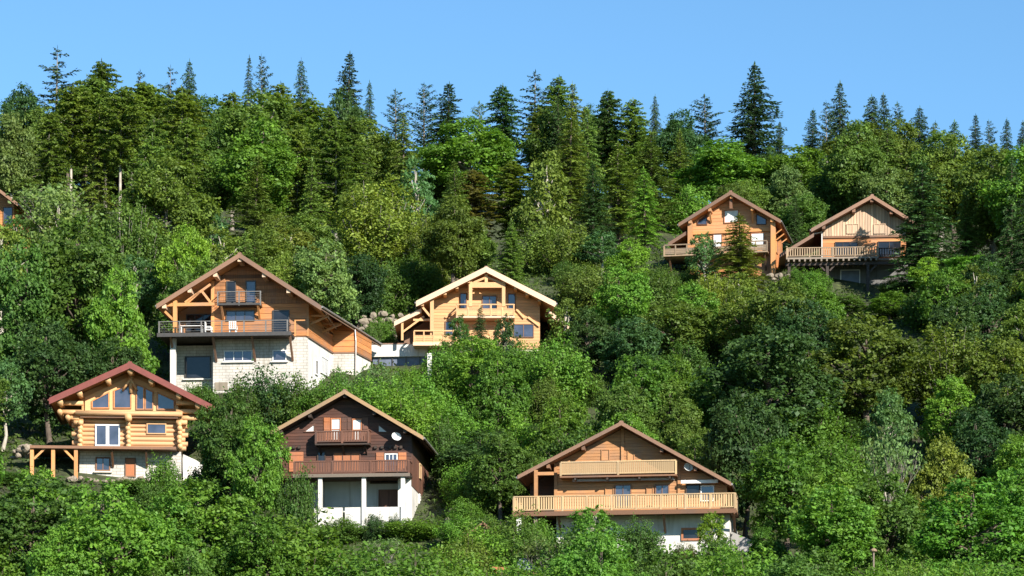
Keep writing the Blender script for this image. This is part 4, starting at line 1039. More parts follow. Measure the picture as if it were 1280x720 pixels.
def broad(seed, Ht, R, base, nl, clumps, leaves, leaf=.27, bark='bark', clump_r=.5, squash=1.0, open_=0.0):
    g = np.random.default_rng(seed); rg = random.Random(seed)
    ch = (Ht - base) / 2; cz = base + ch
    C = []; Rl = []
    for k in range(nl):
        d = sph(g, 1)[0]; rr = g.uniform(.3, .8)
        c = np.array([d[0] * R * rr, d[1] * R * rr, cz + d[2] * ch * rr * .95]); C.append(c); Rl.append(g.uniform(.42, .62) * min(R, ch * 1.1) * (10 / (nl + 4)) ** .5)
    C.append(np.array([g.uniform(-.3, .3), g.uniform(-.3, .3), Ht - .42 * min(R, ch)])); Rl.append(.42 * min(R, ch))
    C.append(np.array([0, 0, cz - .1 * ch])); Rl.append(.55 * min(R, ch))
    C = np.array(C); Rl = np.array(Rl)
    cc, oo, rr_ = [], [], []
    for k in range(len(C)):
        d = sph(g, clumps); rad = Rl[k] * g.uniform(.72, 1.12, (clumps, 1))
        p = C[k] + d * rad * np.array([1, 1, squash])
        dist = np.linalg.norm(p[:, None] - C[None], axis=2) / Rl[None]
        dist[:, k] = 9
        keep = (dist.min(1) > .78) & (p[:, 2] > base * .6) & (g.random(clumps) > open_)
        cc.append(p[keep]); oo.append(d[keep]); rr_.append(g.random(keep.sum()))
    cc = np.concatenate(cc); oo = np.concatenate(oo); rr_ = np.concatenate(rr_)
    n = len(cc); idx = np.repeat(np.arange(n), leaves)
    off = g.normal(size=(n * leaves, 3)) * np.array([1, 1, .62]) * clump_r * .5 * g.uniform(.7, 1.25, (n, 1))[idx]
    p = cc[idx] + off
    nn = nrm(oo[idx] * .55 + np.array([0, 0, .55]) + g.normal(size=p.shape) * .55)
    tt = nrm(np.cross(nn, g.normal(size=p.shape)) + np.array([0, 0, -.25]))
    s = leaf * np.clip(g.lognormal(-.05, .36, len(p)), .45, 2.0)
    rnd = np.clip(rr_[idx] * .55 + g.random(len(p)) * .45, 0, 1)
    me = leaf_mesh('crown', p, tt, nn, s * 1.35, s * .9, rnd, 'leaf')
    m = MB(); top = (rg.uniform(-.3, .3), rg.uniform(-.3, .3), Ht * .86)
    r0 = .018 * Ht + .05
    tp = limb(m, (0, 0, -1.5), top, r0 * 1.3, r0 * .2, rg, 6, .03)
    for k in range(len(C)):
        z = max(base * .5, min(C[k][2] - Rl[k] * 1.1, Ht * .7)); a = Vector(tp[0]).lerp(Vector(tp[-1]), (z + 1.5) / (Ht * .86 + 1.5))
        limb(m, a, C[k] + np.array([0, 0, Rl[k] * .3]), r0 * .5, r0 * .12, rg, 4, .1)
    return m.mesh('trunk', bark, True), me

def shrub(seed, Ht, R, nstem, per, leaf=.22, bark='bark', spread=1.0, up=.5):
    g = np.random.default_rng(seed); rg = random.Random(seed); m = MB(); cc = []; oo = []
    for k in range(nstem):
        a = g.uniform(0, 6.283); r = R * math.sqrt(g.uniform(.02, 1)) * spread
        hh = Ht * (1 - .55 * (r / R) ** 2) * g.uniform(.75, 1.05)
        q = (r * math.cos(a), r * math.sin(a), hh)
        pts = limb(m, (q[0] * .18, q[1] * .18, -.6), q, .05, .012, rg, 5, .08)
        for j in range(per):
            t = g.uniform(.12, 1.03); i = min(4, int(t * 5)); b = np.array(Vector(pts[i]).lerp(Vector(pts[i + 1]), min(1.1, t * 5 - i)))
            o = g.normal(size=3) * .34 * (R / 2.4) ; cc.append(b + o); oo.append(nrm((o + np.array([q[0] * .3, q[1] * .3, up])).reshape(1, 3))[0])
    cc = np.array(cc); oo = np.array(oo); n = len(cc); L = 22; idx = np.repeat(np.arange(n), L)
    p = cc[idx] + g.normal(size=(n * L, 3)) * .19; rr = g.random(n)
    nn = nrm(oo[idx] * .6 + np.array([0, 0, .4]) + g.normal(size=p.shape) * .6); tt = nrm(np.cross(nn, g.normal(size=p.shape)))
    s = leaf * g.uniform(.65, 1.3, len(p))
    return m.mesh('stems', bark, True), leaf_mesh('foliage', p, tt, nn, s * 1.35, s * .85, np.clip(rr[idx] * .5 + g.random(len(p)) * .5, 0, 1), 'leaf')

def conifer(seed, Ht, R, base, nbr, bark='bark', droop=.35, rise=.1, shape=1.0, ragged=.3, tl0=.34, tw=.10, dens=1.0, mat='needle', layered=False):
    """boughs set in a loose spiral round the stem, each bough a fan of drooping sprays"""
    g = np.random.default_rng(seed); rg = random.Random(seed); m = MB()
    bend = Vector((rg.uniform(-.25, .25), rg.uniform(-.25, .25), 0))
    ax = lambda z: bend * (z / Ht) ** 2
    curve_tube(m, [Vector((0, 0, -1.5))] + [ax(Ht * k / 5) + Vector((0, 0, Ht * k / 5 * .99)) for k in range(1, 6)], .013 * Ht + .03, .015, 7)
    P, T, Nn, L, W, Rn = [], [], [], [], [], []; a = 0.0
    lean = g.uniform(0, 6.28); side_gap = g.uniform(0, 6.28)
    for i in range(nbr):
        f = ((i + g.uniform(-.5, .5)) / nbr); f = min(max(f, 0), .99) ** .92; z0 = base + (Ht - base) * f
        if layered: pr = min(1, (1 - f) * 2.3) ** .6 * (.6 + .4 * min(1, f * 3))
        else: pr = (1 - f) ** shape
        a += 2.399 + g.uniform(-.35, .35)
        lb = R * pr * (1 + .16 * math.cos(a - lean)) * g.uniform(1 - ragged, 1 + ragged * .45) + .14
        if g.random() < ragged * .22: continue
        if g.random() < .05: lb *= 1.3
        dr = droop * g.uniform(.55, 1.45); ca, sa = math.cos(a), math.sin(a); rnd0 = g.random(); c0 = np.array(ax(z0))
        nseg = max(3, int(lb * 6.0 * dens)); s = (np.arange(nseg) + .5) / nseg; s = s ** .85
        r = lb * s; z = z0 + rise * lb * s - dr * lb * s ** 2 + dr * .45 * lb * np.clip(s - .65, 0, 1)
        x = np.stack([r * ca, r * sa, z], 1) + c0
        out = np.array([ca, sa, 0.0]); side = np.array([-sa, ca, 0.0])
        for sg in (-1, 1, -.5, .5, 0):
            tl = (tl0 * (1.25 - .55 * s)) * min(1.0, lb * .55 + .22) * g.uniform(.55, 1.35, nseg) * (1.3 if abs(sg) == 1 else .95)
            d = out * (.7 if sg else .95) + side * sg * 1.0 + np.array([0, 0, (-.30 - .25 * dr) if sg else .1])
            d = nrm(d + g.normal(size=(nseg, 3)) * .26)
            P.append(x + d * (tl * .5)[:, None] + g.normal(size=(nseg, 3)) * .05); T.append(d)
            Nn.append(nrm(np.array([0, 0, 1.0]) + g.normal(size=(nseg, 3)) * .6 + out * .35))
            L.append(tl * 1.2); W.append(tw * g.uniform(.7, 1.5, nseg)); Rn.append(np.clip(rnd0 * .5 + g.random(nseg) * .35 + s * .2, 0, 1))
        if lb > .7: m.tube(Vector((0, 0, z0)) + ax(z0), Vector((r[-1] * ca * .9, r[-1] * sa * .9, z[-1])) + ax(z0), .012 + .010 * lb, .008, 4, caps=False)
    P.append(np.array([[0, 0, Ht + .05]]) + np.array(bend)); T.append(np.array([[0, 0, 1.0]])); Nn.append(np.array([[0, -1.0, 0]])); L.append(np.array([.7])); W.append(np.array([.13])); Rn.append(np.array([.5]))
    return m.mesh('trunk', bark, True), leaf_mesh('crown', np.concatenate(P), np.concatenate(T), np.concatenate(Nn), np.concatenate(L), np.concatenate(W), np.concatenate(Rn), mat, .25)

def bare(seed, Ht, R, bark, leaves=250):
    g = np.random.default_rng(seed); rg = random.Random(seed); m = MB(); tips = []
    def grow(p, d, L, r, lv):
        q = p + d * L; pts = limb(m, p, q, r, r * .62, rg, 3, .07)
        if lv == 0 or r < .012: tips.append(np.array(q)); return
        for i in range(rg.choice((2, 3, 3))):
            nd = (d + Vector((rg.uniform(-.55, .55), rg.uniform(-.55, .55), rg.uniform(-.05, .4)))).normalized(); grow(q, nd, L * rg.uniform(.62, .85), r * .6, lv - 1)
    for k in range(3): grow(Vector((rg.uniform(-.1, .1), rg.uniform(-.1, .1), -.8)), Vector((rg.uniform(-.22, .22), rg.uniform(-.2, .2), 1)).normalized(), Ht * .34, .009 * Ht + .02, 4)
    t = np.array(tips); idx = g.integers(0, len(t), leaves); p = t[idx] + g.normal(size=(leaves, 3)) * .3
    nn = sph(g, leaves); tt = np.cross(nn, sph(g, leaves)); s = .2 * g.uniform(.6, 1.3, leaves)
    return m.mesh('trunk', bark, True), leaf_mesh('crown', p, tt, nn, s * 1.3, s * .8, g.random(leaves), 'leaf')

KIND = {}   # kind -> list of (trunk mesh, crown mesh, nominal height, nominal crown radius)
KIND['round'] = [(*broad(100 + i, 10, 4.0, 1.4, 20 + i, 52, 34, .17, 'bark', .46), 10, 4.0) for i in range(5)]
KIND['tall'] = [(*broad(200 + i, 15, 3.9, 3.6, 26 + i, 48, 33, .19, ('greybark', 'palebark', 'bark')[i], .6), 15, 3.9) for i in range(3)]
KIND['airy'] = [(*broad(260 + i, 9, 3.0, 2.0, 18, 38, 26, .165, 'palebark', .42, open_=.25), 9, 3.0) for i in range(3)]
KIND['shrub'] = [(*shrub(300 + i, 4.2, 2.5, 42, 24, .135), 4.2, 2.5) for i in range(4)]
KIND['willow'] = [(*shrub(340 + i, 8.0, 3.2, 64, 26, .165, 'greybark', .9, 1.2), 8.0, 3.4) for i in range(2)]
KIND['spruce'] = [(*conifer(400 + i, 15, (2.9, 2.6, 3.2, 2.8, 2.5, 3.0)[i], (.6, 1.5, .8, 2.2, .5, 1.0)[i], (230, 200, 250, 210, 190, 240)[i], droop=(.35, .5, .28, .6, .42, .2)[i], rise=(.1, .12, .2, .1, .05, .25)[i], shape=(.8, .7, .9, .62, .75, .85)[i], ragged=(.3, .45, .35, .5, .3, .4)[i]), 15, 2.8) for i in range(6)]
KIND['fir'] = [(*conifer(450 + i, 17, (3.3, 3.0, 3.5, 3.1)[i], (8.5, 4.0, 9.0, 3.0)[i], (150, 170, 140, 180)[i], ('palebark', 'greybark', 'palebark', 'greybark')[i], droop=.25, rise=(.25, .12, .3, .2)[i], ragged=.5, tl0=.36, tw=.17, dens=1.0, mat='leaf', layered=True), 17, 3.1) for i in range(4)]
KIND['pine'] = [(*conifer(480 + i, 15, 2.7, 3.0, (110, 95, 80)[i], 'greybark', droop=.05, rise=(.42, .6, .3)[i], shape=.6, ragged=.6, tl0=.34, tw=.11, dens=.9), 15, 2.6) for i in range(3)]
KIND['bare'] = [(*bare(500 + i, 7, 2.0, 'greybark', (1100, 1500)[i]), 7, 2.0) for i in range(2)]
NAME = {'round': 'broadleaf_tree', 'tall': 'tall_broadleaf_tree', 'airy': 'slender_broadleaf_tree', 'shrub': 'shrub', 'willow': 'upright_bushy_tree', 'spruce': 'spruce_tree', 'fir': 'fir_tree', 'pine': 'sparse_conifer_tree', 'bare': 'bare_tree'}
CAT = {'shrub': 'shrub'}
GROUP = {'round': 'broadleaf trees on the slope', 'tall': 'tall broadleaf trees on the slope', 'airy': 'slender broadleaf trees on the slope', 'shrub': 'shrubs on the slope', 'willow': 'upright bushy trees on the slope', 'spruce': 'spruces on the slope', 'fir': 'firs on the slope', 'pine': 'sparse conifers along the skyline', 'bare': 'bare trees on the slope'}
PAL = {'fresh': (.104, .208, .029), 'lime': (.16, .28, .032), 'mid': (.076, .142, .027), 'dark': (.042, .088, .027), 'olive': (.104, .160, .030), 'yellow': (.152, .200, .036), 'blue': (.075, .150, .052), 'spruce': (.038, .076, .034), 'pale': (.138, .208, .064), 'rusty': (.13, .138, .045)}
RT = random.Random(5); GT = np.random.default_rng(5)
TREES = []
def plant(kind, X, Y, h, w=None, color='mid', label=None, var=None, dz=0.0):
    V = KIND[kind]; k = RT.choice((0, 2) if kind == 'tall' else (1, 3) if kind == 'fir' else range(len(V))) if var is None else var % len(V); tm, cm, nh, nr = V[k]
    sz = h / nh; sx = sz if w is None else (w / 2) / nr
    e = bpy.data.objects.new(NAME[kind], None); link(e); e.empty_display_size = .5
    z = float(ground(X, Y)) + dz
    e.location = (X, Y, z); e.rotation_euler = (0, 0, RT.uniform(0, 6.28)); e.scale = (sx, sx, sz)
    c = PAL[color] if isinstance(color, str) else color; j = RT.uniform(.75, 1.22); hj = RT.uniform(-.11, .10)
    j *= 1.2; col = (c[0] * j * (1 + hj), c[1] * j, c[2] * j * (1 - hj), 1)
    for nm, me in (('stems' if kind in ('shrub', 'willow') else 'trunk', tm), ('foliage' if kind in ('shrub', 'willow') else 'crown', cm)):
        o = bpy.data.objects.new(nm, me); link(o, e); o.color = col
    t = dict(o=e, kind=kind, X=X, Y=Y, h=h, r=sx * nr, z=z, color=color if isinstance(color, str) else 'mid', label=label)
    TREES.append(t); return t
def feature(px, top, Y, kind, wpx, color, label, var=None):
    """a tree at its own distance on the slope, as tall as it looks in the photograph"""
    X = wx(px, Y); g = float(ground(X, Y)); h = max(1.0, wz(top, Y) - g)
    return plant(kind, X, Y, h, wpx * Y / F if wpx else None, color, label, var)
# ------------------------------------------------------------------ trees one can single out
S = [
 # skyline conifers, left to right
 (70, 60, 325, 'pine', 70, 'spruce', 'tall thin-topped conifer standing highest at the left end of the skyline'),
 (30, 108, 322, 'tall', 70, 'dark', 'dark round-topped tree at the far left of the skyline'),
 (131, 76, 318, 'fir', 80, 'olive', 'broad-topped olive fir on the skyline right of the thin-topped conifer'),
 (176, 90, 326, 'pine', 40, 'spruce', 'thin conifer tip just left of the pair of pointed tips on the skyline'),
 (212, 84, 324, 'pine', 44, 'spruce', 'left one of two neighbouring conifer tips on the left skyline'),
 (237, 77, 322, 'spruce', 44, 'spruce', 'right one of two neighbouring conifer tips on the left skyline'),
 (310, 72, 328, 'spruce', 34, 'spruce', 'narrow skyline spruce above the tall orange chalet, left of three'),
 (328, 70, 330, 'pine', 36, 'spruce', 'narrow skyline conifer above the tall orange chalet, middle of three'),
 (376, 75, 322, 'spruce', 46, 'spruce', 'pointed skyline spruce above the tall orange chalet, right of three'),
 (433, 67, 330, 'spruce', 64, 'spruce', 'dark free-standing spruce highest in the left half of the skyline'),
 (462, 103, 326, 'spruce', 34, 'spruce', 'short dark spruce just right of the dark free-standing spruce'),
 (495, 113, 330, 'pine', 44, 'spruce', 'forked sparse conifer on the skyline left of centre'),
 (530, 105, 332, 'pine', 48, 'spruce', 'thin sparse conifer with one bare tip on the skyline left of centre'),
 (557, 104, 322, 'spruce', 80, 'dark', 'broad dark spruce on the skyline left of centre'),
 (600, 128, 330, 'pine', 40, 'olive', 'small pale conifer tip in the dip of the skyline'),
 (630, 107, 324, 'fir', 60, 'dark', 'dark fir on the skyline above the honey chalet'),
 (668, 90, 326, 'pine', 66, 'spruce', 'open-branched tall conifer on the skyline above the honey chalet'),
 (698, 96, 322, 'fir', 64, 'olive', 'olive conifer right of the open-branched tall conifer'),
 (717, 104, 316, 'spruce', 56, 'olive', 'slim olive spruce in the middle of the skyline'),
 (762, 112, 322, 'fir', 60, 'dark', 'dark fir on the skyline right of centre'),
 (790, 124, 320, 'fir', 60, 'olive', 'olive fir on the skyline right of centre'),
 (819, 120, 334, 'spruce', 26, 'spruce', 'very narrow spruce tip alone on the skyline right of centre'),
 (850, 138, 320, 'tall', 70, 'dark', 'dark round crown left of the biggest skyline spruce'),
 (882, 120, 324, 'pine', 60, 'spruce', 'sparse dark conifer just left of the biggest skyline spruce'),
 (942, 82, 322, 'spruce', 92, 'spruce', 'biggest dark spruce on the skyline, above the orange timber chalet'),
 (974, 152, 330, 'spruce', 30, 'spruce', 'small spruce tip at the right foot of the biggest skyline spruce'),
 (1014, 137, 330, 'spruce', 44, 'spruce', 'thin spruce alone between two gaps of the right skyline'),
 (1050, 104, 328, 'spruce', 56, 'spruce', 'tall pointed spruce on the right skyline above the weathered chalet'),
 (1034, 128, 326, 'pine', 40, 'spruce', 'low conifer against the left side of the tall pointed spruce'),
 (1090, 120, 318, 'spruce', 60, 'dark', 'broad spruce right of the tall pointed spruce'),
 (1107, 118, 324, 'spruce', 46, 'spruce', 'spruce tip close behind the broad spruce on the right skyline'),
 (1122, 129, 324, 'pine', 40, 'spruce', 'thin conifer tip right of the broad spruce on the right skyline'),
 (1150, 135, 324, 'spruce', 52, 'spruce', 'clear-cut spruce on the right skyline above the dark spruce by the weathered chalet'),
 (1168, 153, 322, 'spruce', 40, 'olive', 'low olive spruce on the right skyline'),
 (1193, 152, 318, 'spruce', 56, 'blue', 'bushy blue-green spruce on the right skyline'),
 (1220, 145, 326, 'spruce', 40, 'spruce', 'slim spruce third from the right end of the skyline'),
 (1237, 151, 328, 'pine', 30, 'spruce', 'thin conifer between the last slim spruces of the skyline'),
 (1259, 149, 326, 'spruce', 36, 'spruce', 'slim spruce second from the right end of the skyline'),
 (1278, 152, 326, 'spruce', 36, 'spruce', 'spruce tip cut by the right edge of the skyline'),
 (430, 114, 312, 'round', 64, 'dark', 'dark round crown under the free-standing dark spruce'),
 # left wood: tall firs with pale bare trunks
 (88, 108, 292, 'fir', 78, 'olive', 'olive fir with pale bare trunk, first from left of the tall group', 0),
 (118, 98, 296, 'fir', 74, 'olive', 'olive fir with pale bare trunk, second from left of the tall group', 2),
 (150, 112, 290, 'fir', 66, 'olive', 'olive fir with pale bare trunk, third from left of the tall group', 0),
 (182, 104, 296, 'fir', 80, 'olive', 'olive fir with pale bare trunk, fourth from left of the tall group', 2),
 (225, 108, 292, 'fir', 86, 'olive', 'olive fir with low branches, fifth of the tall left group', 1),
 (262, 120, 300, 'tall', 90, 'mid', 'deep green round tree between the olive firs and the bright tree'),
 (290, 116, 302, 'fir', 80, 'olive', 'olive fir behind the bright green tree on the left'),
 (350, 105, 300, 'fir', 90, 'olive', 'olive fir behind and right of the bright green tree'),
 (392, 122, 298, 'fir', 80, 'olive', 'olive fir half-way between bright tree and dark spruce'),
 (12, 140, 282, 'tall', 74, 'pale', 'pale green round tree with light trunk at the left edge', 1),
 (325, 150, 272, 'tall', 112, 'fresh', 'big bright green round tree in the wood above the tall orange chalet', 2),
 (318, 195, 264, 'spruce', 86, 'olive', 'olive spruce standing before the big bright green tree'),
 (388, 200, 262, 'spruce', 66, 'olive', 'yellowish spruce right of the big bright green tree'),
 (505, 140, 292, 'spruce', 80, 'olive', 'tall olive spruce left of the round fresh crown in mid wood'),
 (585, 150, 294, 'tall', 120, 'fresh', 'wide fresh green crown below the broad dark skyline spruce'),
 (455, 150, 296, 'tall', 90, 'olive', 'olive round crown below the short dark spruce'),
 (522, 196, 270, 'airy', 66, 'blue', 'light blue-green leafy tree in the middle of the wood'),
 (470, 222, 250, 'willow', 130, 'yellow', 'large yellow-olive upright tree left of the honey chalet roof'),
 (545, 262, 246, 'willow', 70, 'yellow', 'smaller yellow-green bushy tree above the left end of the honey chalet'),
 (590, 212, 262, 'fir', 70, 'rusty', 'brownish thinning fir above the honey chalet ridge'),
 (560, 232, 262, 'spruce', 60, 'dark', 'dark spruce between yellow-olive tree and brownish fir'),
 (640, 200, 262, 'fir', 76, 'olive', 'dense olive fir right of the brownish fir'),
 (680, 188, 258, 'airy', 84, 'yellow', 'yellow-green leafy tree in the wood right of the honey chalet', 0),
 (712, 140, 290, 'spruce', 96, 'olive', 'wide olive spruce in the upper wood, centre right'),
 (772, 178, 272, 'spruce', 92, 'olive', 'tall olive spruce left of the orange timber chalet'),
 (815, 165, 278, 'spruce', 80, 'olive', 'olive spruce behind the left eave of the orange timber chalet'),
 (806, 210, 262, 'spruce', 62, 'fresh', 'bright green spruce just left of the orange timber chalet deck'),
 (742, 205, 264, 'spruce', 66, 'dark', 'dark spruce in the shaded gap of the centre-right wood'),
 (752, 290, 246, 'airy', 60, 'blue', 'grey-green leafy tree below the tall olive spruce'),
 (790, 300, 242, 'round', 62, 'lime', 'lime green bush-like tree below the left deck of the orange timber chalet'),
 (905, 176, 288, 'tall', 120, 'fresh', 'fresh green crown behind the orange timber chalet roof, left'),
 (1000, 184, 286, 'tall', 100, 'fresh', 'fresh green crown between the roofs of the upper right pair'),
 (1080, 152, 302, 'tall', 110, 'olive', 'olive crown under the broad spruce on the right'),
 (1110, 210, 272, 'round', 96, 'pale', 'pale green crown behind the weathered chalet roof'),
 (1154, 203, 241, 'spruce', 112, 'dark', 'dark spruce touching the right end of the weathered chalet'),
 (1208, 235, 246, 'spruce', 60, 'olive', 'olive spruce right of the dark spruce by the weathered chalet'),
 (1255, 215, 252, 'spruce', 84, 'spruce', 'dark spruce near the right edge at roof height of the weathered chalet'),
 (1225, 190, 290, 'tall', 100, 'olive', 'olive round tree under the right skyline spruces'),
 (1160, 322, 238, 'round', 60, 'lime', 'lime bush under the dark spruce by the weathered chalet'),
 (1215, 320, 236, 'round', 100, 'fresh', 'fresh green rounded tree below the right-hand dark spruces'),
 # around the upper chalets
 (95, 275, 216, 'round', 170, 'mid', 'large leafy green tree above the log house, left of the tall orange chalet', 1),
 (30, 305, 212, 'round', 120, 'mid', 'leafy green tree at the left edge above the log house', 2),
 (150, 335, 209, 'round', 100, 'fresh', 'fresh green tree beside the left eave of the tall orange chalet'),
 (60, 400, 204, 'round', 130, 'dark', 'dark leafy tree directly above the log house roof'),
 (162, 245, 236, 'willow', 110, 'olive', 'rounded olive tree in front of the pale trunks'),
 (235, 280, 230, 'round', 78, 'lime', 'lime green tree above the left slope of the tall orange chalet roof', 0),
 (55, 225, 246, 'bare', 90, 'pale', 'half-bare pale twiggy tree right of the chalet corner at the left edge', 1),
 (75, 240, 240, 'airy', 90, 'pale', 'pale thin-leaved tree below the half-bare twiggy tree'),
 (405, 300, 232, 'round', 96, 'pale', 'pale green tree rising over the right roof slope of the tall orange chalet'),
 (262, 255, 244, 'airy', 60, 'blue', 'small blue-green tree in the dark gap right of the pale trunks'),
 (478, 398, 228.5, 'shrub', 44, 'fresh', 'green shrub growing on the boulder bank'),
 (332, 462, 203, 'shrub', 96, 'dark', 'dark shrub before the block basement of the tall orange chalet'),
 (372, 470, 202, 'shrub', 80, 'mid', 'green shrub before the basement corner of the tall orange chalet'),
 (300, 478, 201, 'shrub', 60, 'mid', 'low shrub at the left foot of the block basement'),
 (425, 462, 204, 'shrub', 60, 'mid', 'shrub under the wing of the tall orange chalet'),
 (470, 456, 206, 'shrub', 70, 'blue', 'grey-green shrub in front of the white garage'),
 (290, 492, 186, 'round', 100, 'mid', 'leafy tree between the log house and the dark brown chalet', 3),
 (318, 520, 183, 'round', 84, 'fresh', 'fresh tree against the left wall of the dark brown chalet'),
 (600, 384, 219, 'spruce', 44, 'dark', 'small spruce standing before the honey chalet balcony'),
 (575, 395, 217, 'airy', 40, 'mid', 'young leafy tree before the honey chalet left of the small spruce'),
 (632, 395, 218, 'airy', 36, 'dark', 'thin dark young tree before the honey chalet right of the small spruce'),
 (706, 374, 218, 'airy', 58, 'olive', 'leafy tree overlapping the right end of the honey chalet'),
 (735, 385, 216, 'round', 70, 'dark', 'dark rounded tree right of the honey chalet'),
 (925, 268, 241, 'spruce', 92, 'yellow', 'olive spruce standing before the orange timber chalet'),
 (881, 292, 243, 'airy', 46, 'blue', 'blue-green young tree before the left wall of the orange timber chalet'),
 (1015, 338, 242, 'shrub', 50, 'fresh', 'green shrub under the stilted deck of the weathered chalet'),
 (995, 335, 243, 'shrub', 30, 'fresh', 'upright green bush under the left stilts of the weathered chalet'),
 (22, 272, 241, 'airy', 70, 'mid', 'leafy bush hiding the foot of the chalet at the left edge'),
 (262, 572, 187, 'shrub', 60, 'mid', 'shrub hiding the white garden wall right of the log house'),
 (660, 428, 216, 'shrub', 70, 'fresh', 'fresh shrub at the right foot of the honey chalet'),
 (560, 432, 215, 'shrub', 70, 'fresh', 'fresh shrub at the left foot of the honey chalet'),
 (610, 424, 215, 'shrub', 60, 'mid', 'green shrub under the middle of the honey chalet'),
 (374, 588, 183, 'shrub', 54, 'mid', 'shrub at the left corner of the dark brown chalet ground floor'),
 (1004, 258, 268, 'round', 70, 'mid', 'mid green rounded tree in the gap between the two upper right roofs'),
 (1122, 346, 243, 'shrub', 50, 'mid', 'shrub at the right foot of the weathered chalet basement'),
 (1112, 366, 234, 'round', 74, 'fresh', 'fresh green tree below the right half of the weathered chalet'),
 (1150, 374, 232, 'round', 64, 'olive', 'olive tree below the dark spruce by the weathered chalet'),
 (1058, 368, 236, 'round', 60, 'mid', 'mid green tree below the blue garage door of the weathered chalet'),
 (480, 178, 316, 'tall', 100, 'mid', 'mid green tree under the forked sparse conifer of the skyline'),
 (350, 268, 258, 'round', 80, 'olive', 'olive rounded tree at the foot of the big bright green tree'),
 (562, 205, 300, 'tall', 90, 'mid', 'mid green tree behind the brownish fir'),
 (143, 200, 326, 'round', 80, 'dark', 'dark crown filling the gap behind the pale bare trunks'),
 (205, 572, 186, 'shrub', 60, 'fresh', 'fresh shrub covering the right corner of the log house basement'),
 (468, 405, 227, 'shrub', 30, 'mid', 'small shrub on the left part of the boulder bank'),
 # right slope
 (960, 410, 200, 'round', 190, 'dark', 'large dark green tree on the slope behind the tan chalet', 4),
 (1080, 395, 204, 'round', 170, 'olive', 'large olive tree on the slope below the weathered chalet', 2),
 (1190, 400, 206, 'willow', 130, 'olive', 'tall olive bushy tree near the right edge at mid height'),
 (1255, 420, 204, 'round', 110, 'olive', 'olive tree at the right edge at mid height'),
 (845, 375, 218, 'round', 120, 'olive', 'olive leafy tree on the slope under the orange timber chalet'),
 (785, 400, 214, 'round', 90, 'blue', 'grey-green shaded tree right of the honey chalet'),
 (1000, 372, 228, 'round', 90, 'fresh', 'fresh green tree on the slope under the stilted deck'),
 (1108, 485, 192, 'airy', 70, 'blue', 'light-leaved slender tree on the right slope', 1),
 (1113, 530, 180, 'bare', 60, 'pale', 'bare pale tree with forked trunk low on the right slope', 0),
 (1175, 545, 182, 'round', 90, 'yellow', 'yellow-green tree behind the big bright round tree', 3),
 (1215, 598, 163, 'round', 170, (.105, .235, .028), 'big bright round tree at the lower right corner', 0),
 (1040, 612, 166, 'round', 150, 'fresh', 'fresh green tree low on the right beside the big round one', 1),
 (935, 495, 186, 'round', 120, 'dark', 'dark tree rising just right of the tan chalet roof', 1),
 (640, 572, 186, 'round', 60, 'mid', 'leafy tree at the left end of the tan chalet', 4),
 (600, 540, 192, 'round', 110, 'dark', 'dark leafy tree between brown and tan chalets'),
 # foot of the tan chalet
 (742, 634, 173, 'airy', 74, 'fresh', 'leafy young tree in front of the tan chalet basement', 2),
 (800, 650, 172, 'shrub', 60, 'mid', 'green shrub in front of the tan chalet basement, middle'),
 (888, 640, 173, 'airy', 44, 'lime', 'bright thin young tree right of the red-framed basement window'),
 (855, 680, 171, 'shrub', 40, 'rusty', 'brownish shrub under the red-framed basement window'),
 (672, 650, 174, 'shrub', 60, 'fresh', 'leafy shrub under the left deck posts of the tan chalet'),
 (900, 672, 170, 'shrub', 60, 'mid', 'green shrub at the right foot of the tan chalet basement'),
 (955, 660, 170, 'round', 60, 'fresh', 'small round tree right of the tan chalet garden wall'),
 (468, 643, 183, 'shrub', 34, 'dark', 'low dark shrub in front of the maroon door'),
 (492, 645, 183, 'shrub', 26, 'dark', 'low dark shrub right of the one in front of the maroon door'),
 (580, 622, 184, 'shrub', 44, 'fresh', 'spiky green shrub right of the dark brown chalet'),
 (478, 668, 170, 'bare', 44, 'pale', 'pale dry twiggy bush at the bottom below the dark brown chalet', 0),
 (680, 675, 168, 'bare', 60, 'pale', 'dry bare branches at the bottom left of the tan chalet', 1),
]
for t in S:
    t = list(t)
    if t[2] > 310 and t[3] in ('spruce', 'pine'): t[4] *= 1.25
    feature(*t)

# ------------------------------------------------------------------ the rest of the wood
# (x0, x1, lowest row that must stay in view, distance of the building)
KEEP = [(192, 275, 482, 212), (275, 382, 452, 212), (375, 472, 474, 212), (460, 545, 464, 229), (445, 505, 430, 227), (488, 715, 426, 225),
        (12, 108, 588, 194), (100, 225, 602, 194), (222, 268, 590, 194), (228, 275, 606, 190), (345, 545, 652, 187), (634, 690, 646, 180), (690, 840, 668, 180), (835, 940, 690, 180), (330, 372, 570, 187),
        (826, 1000, 338, 250), (972, 1145, 352, 248), (0, 24, 282, 250), (0, 20, 575, 194), (78, 142, 258, 286), (592, 626, 658, 172), (632, 664, 712, 168), (445, 530, 690, 182), (1086, 1098, 712, 160)]
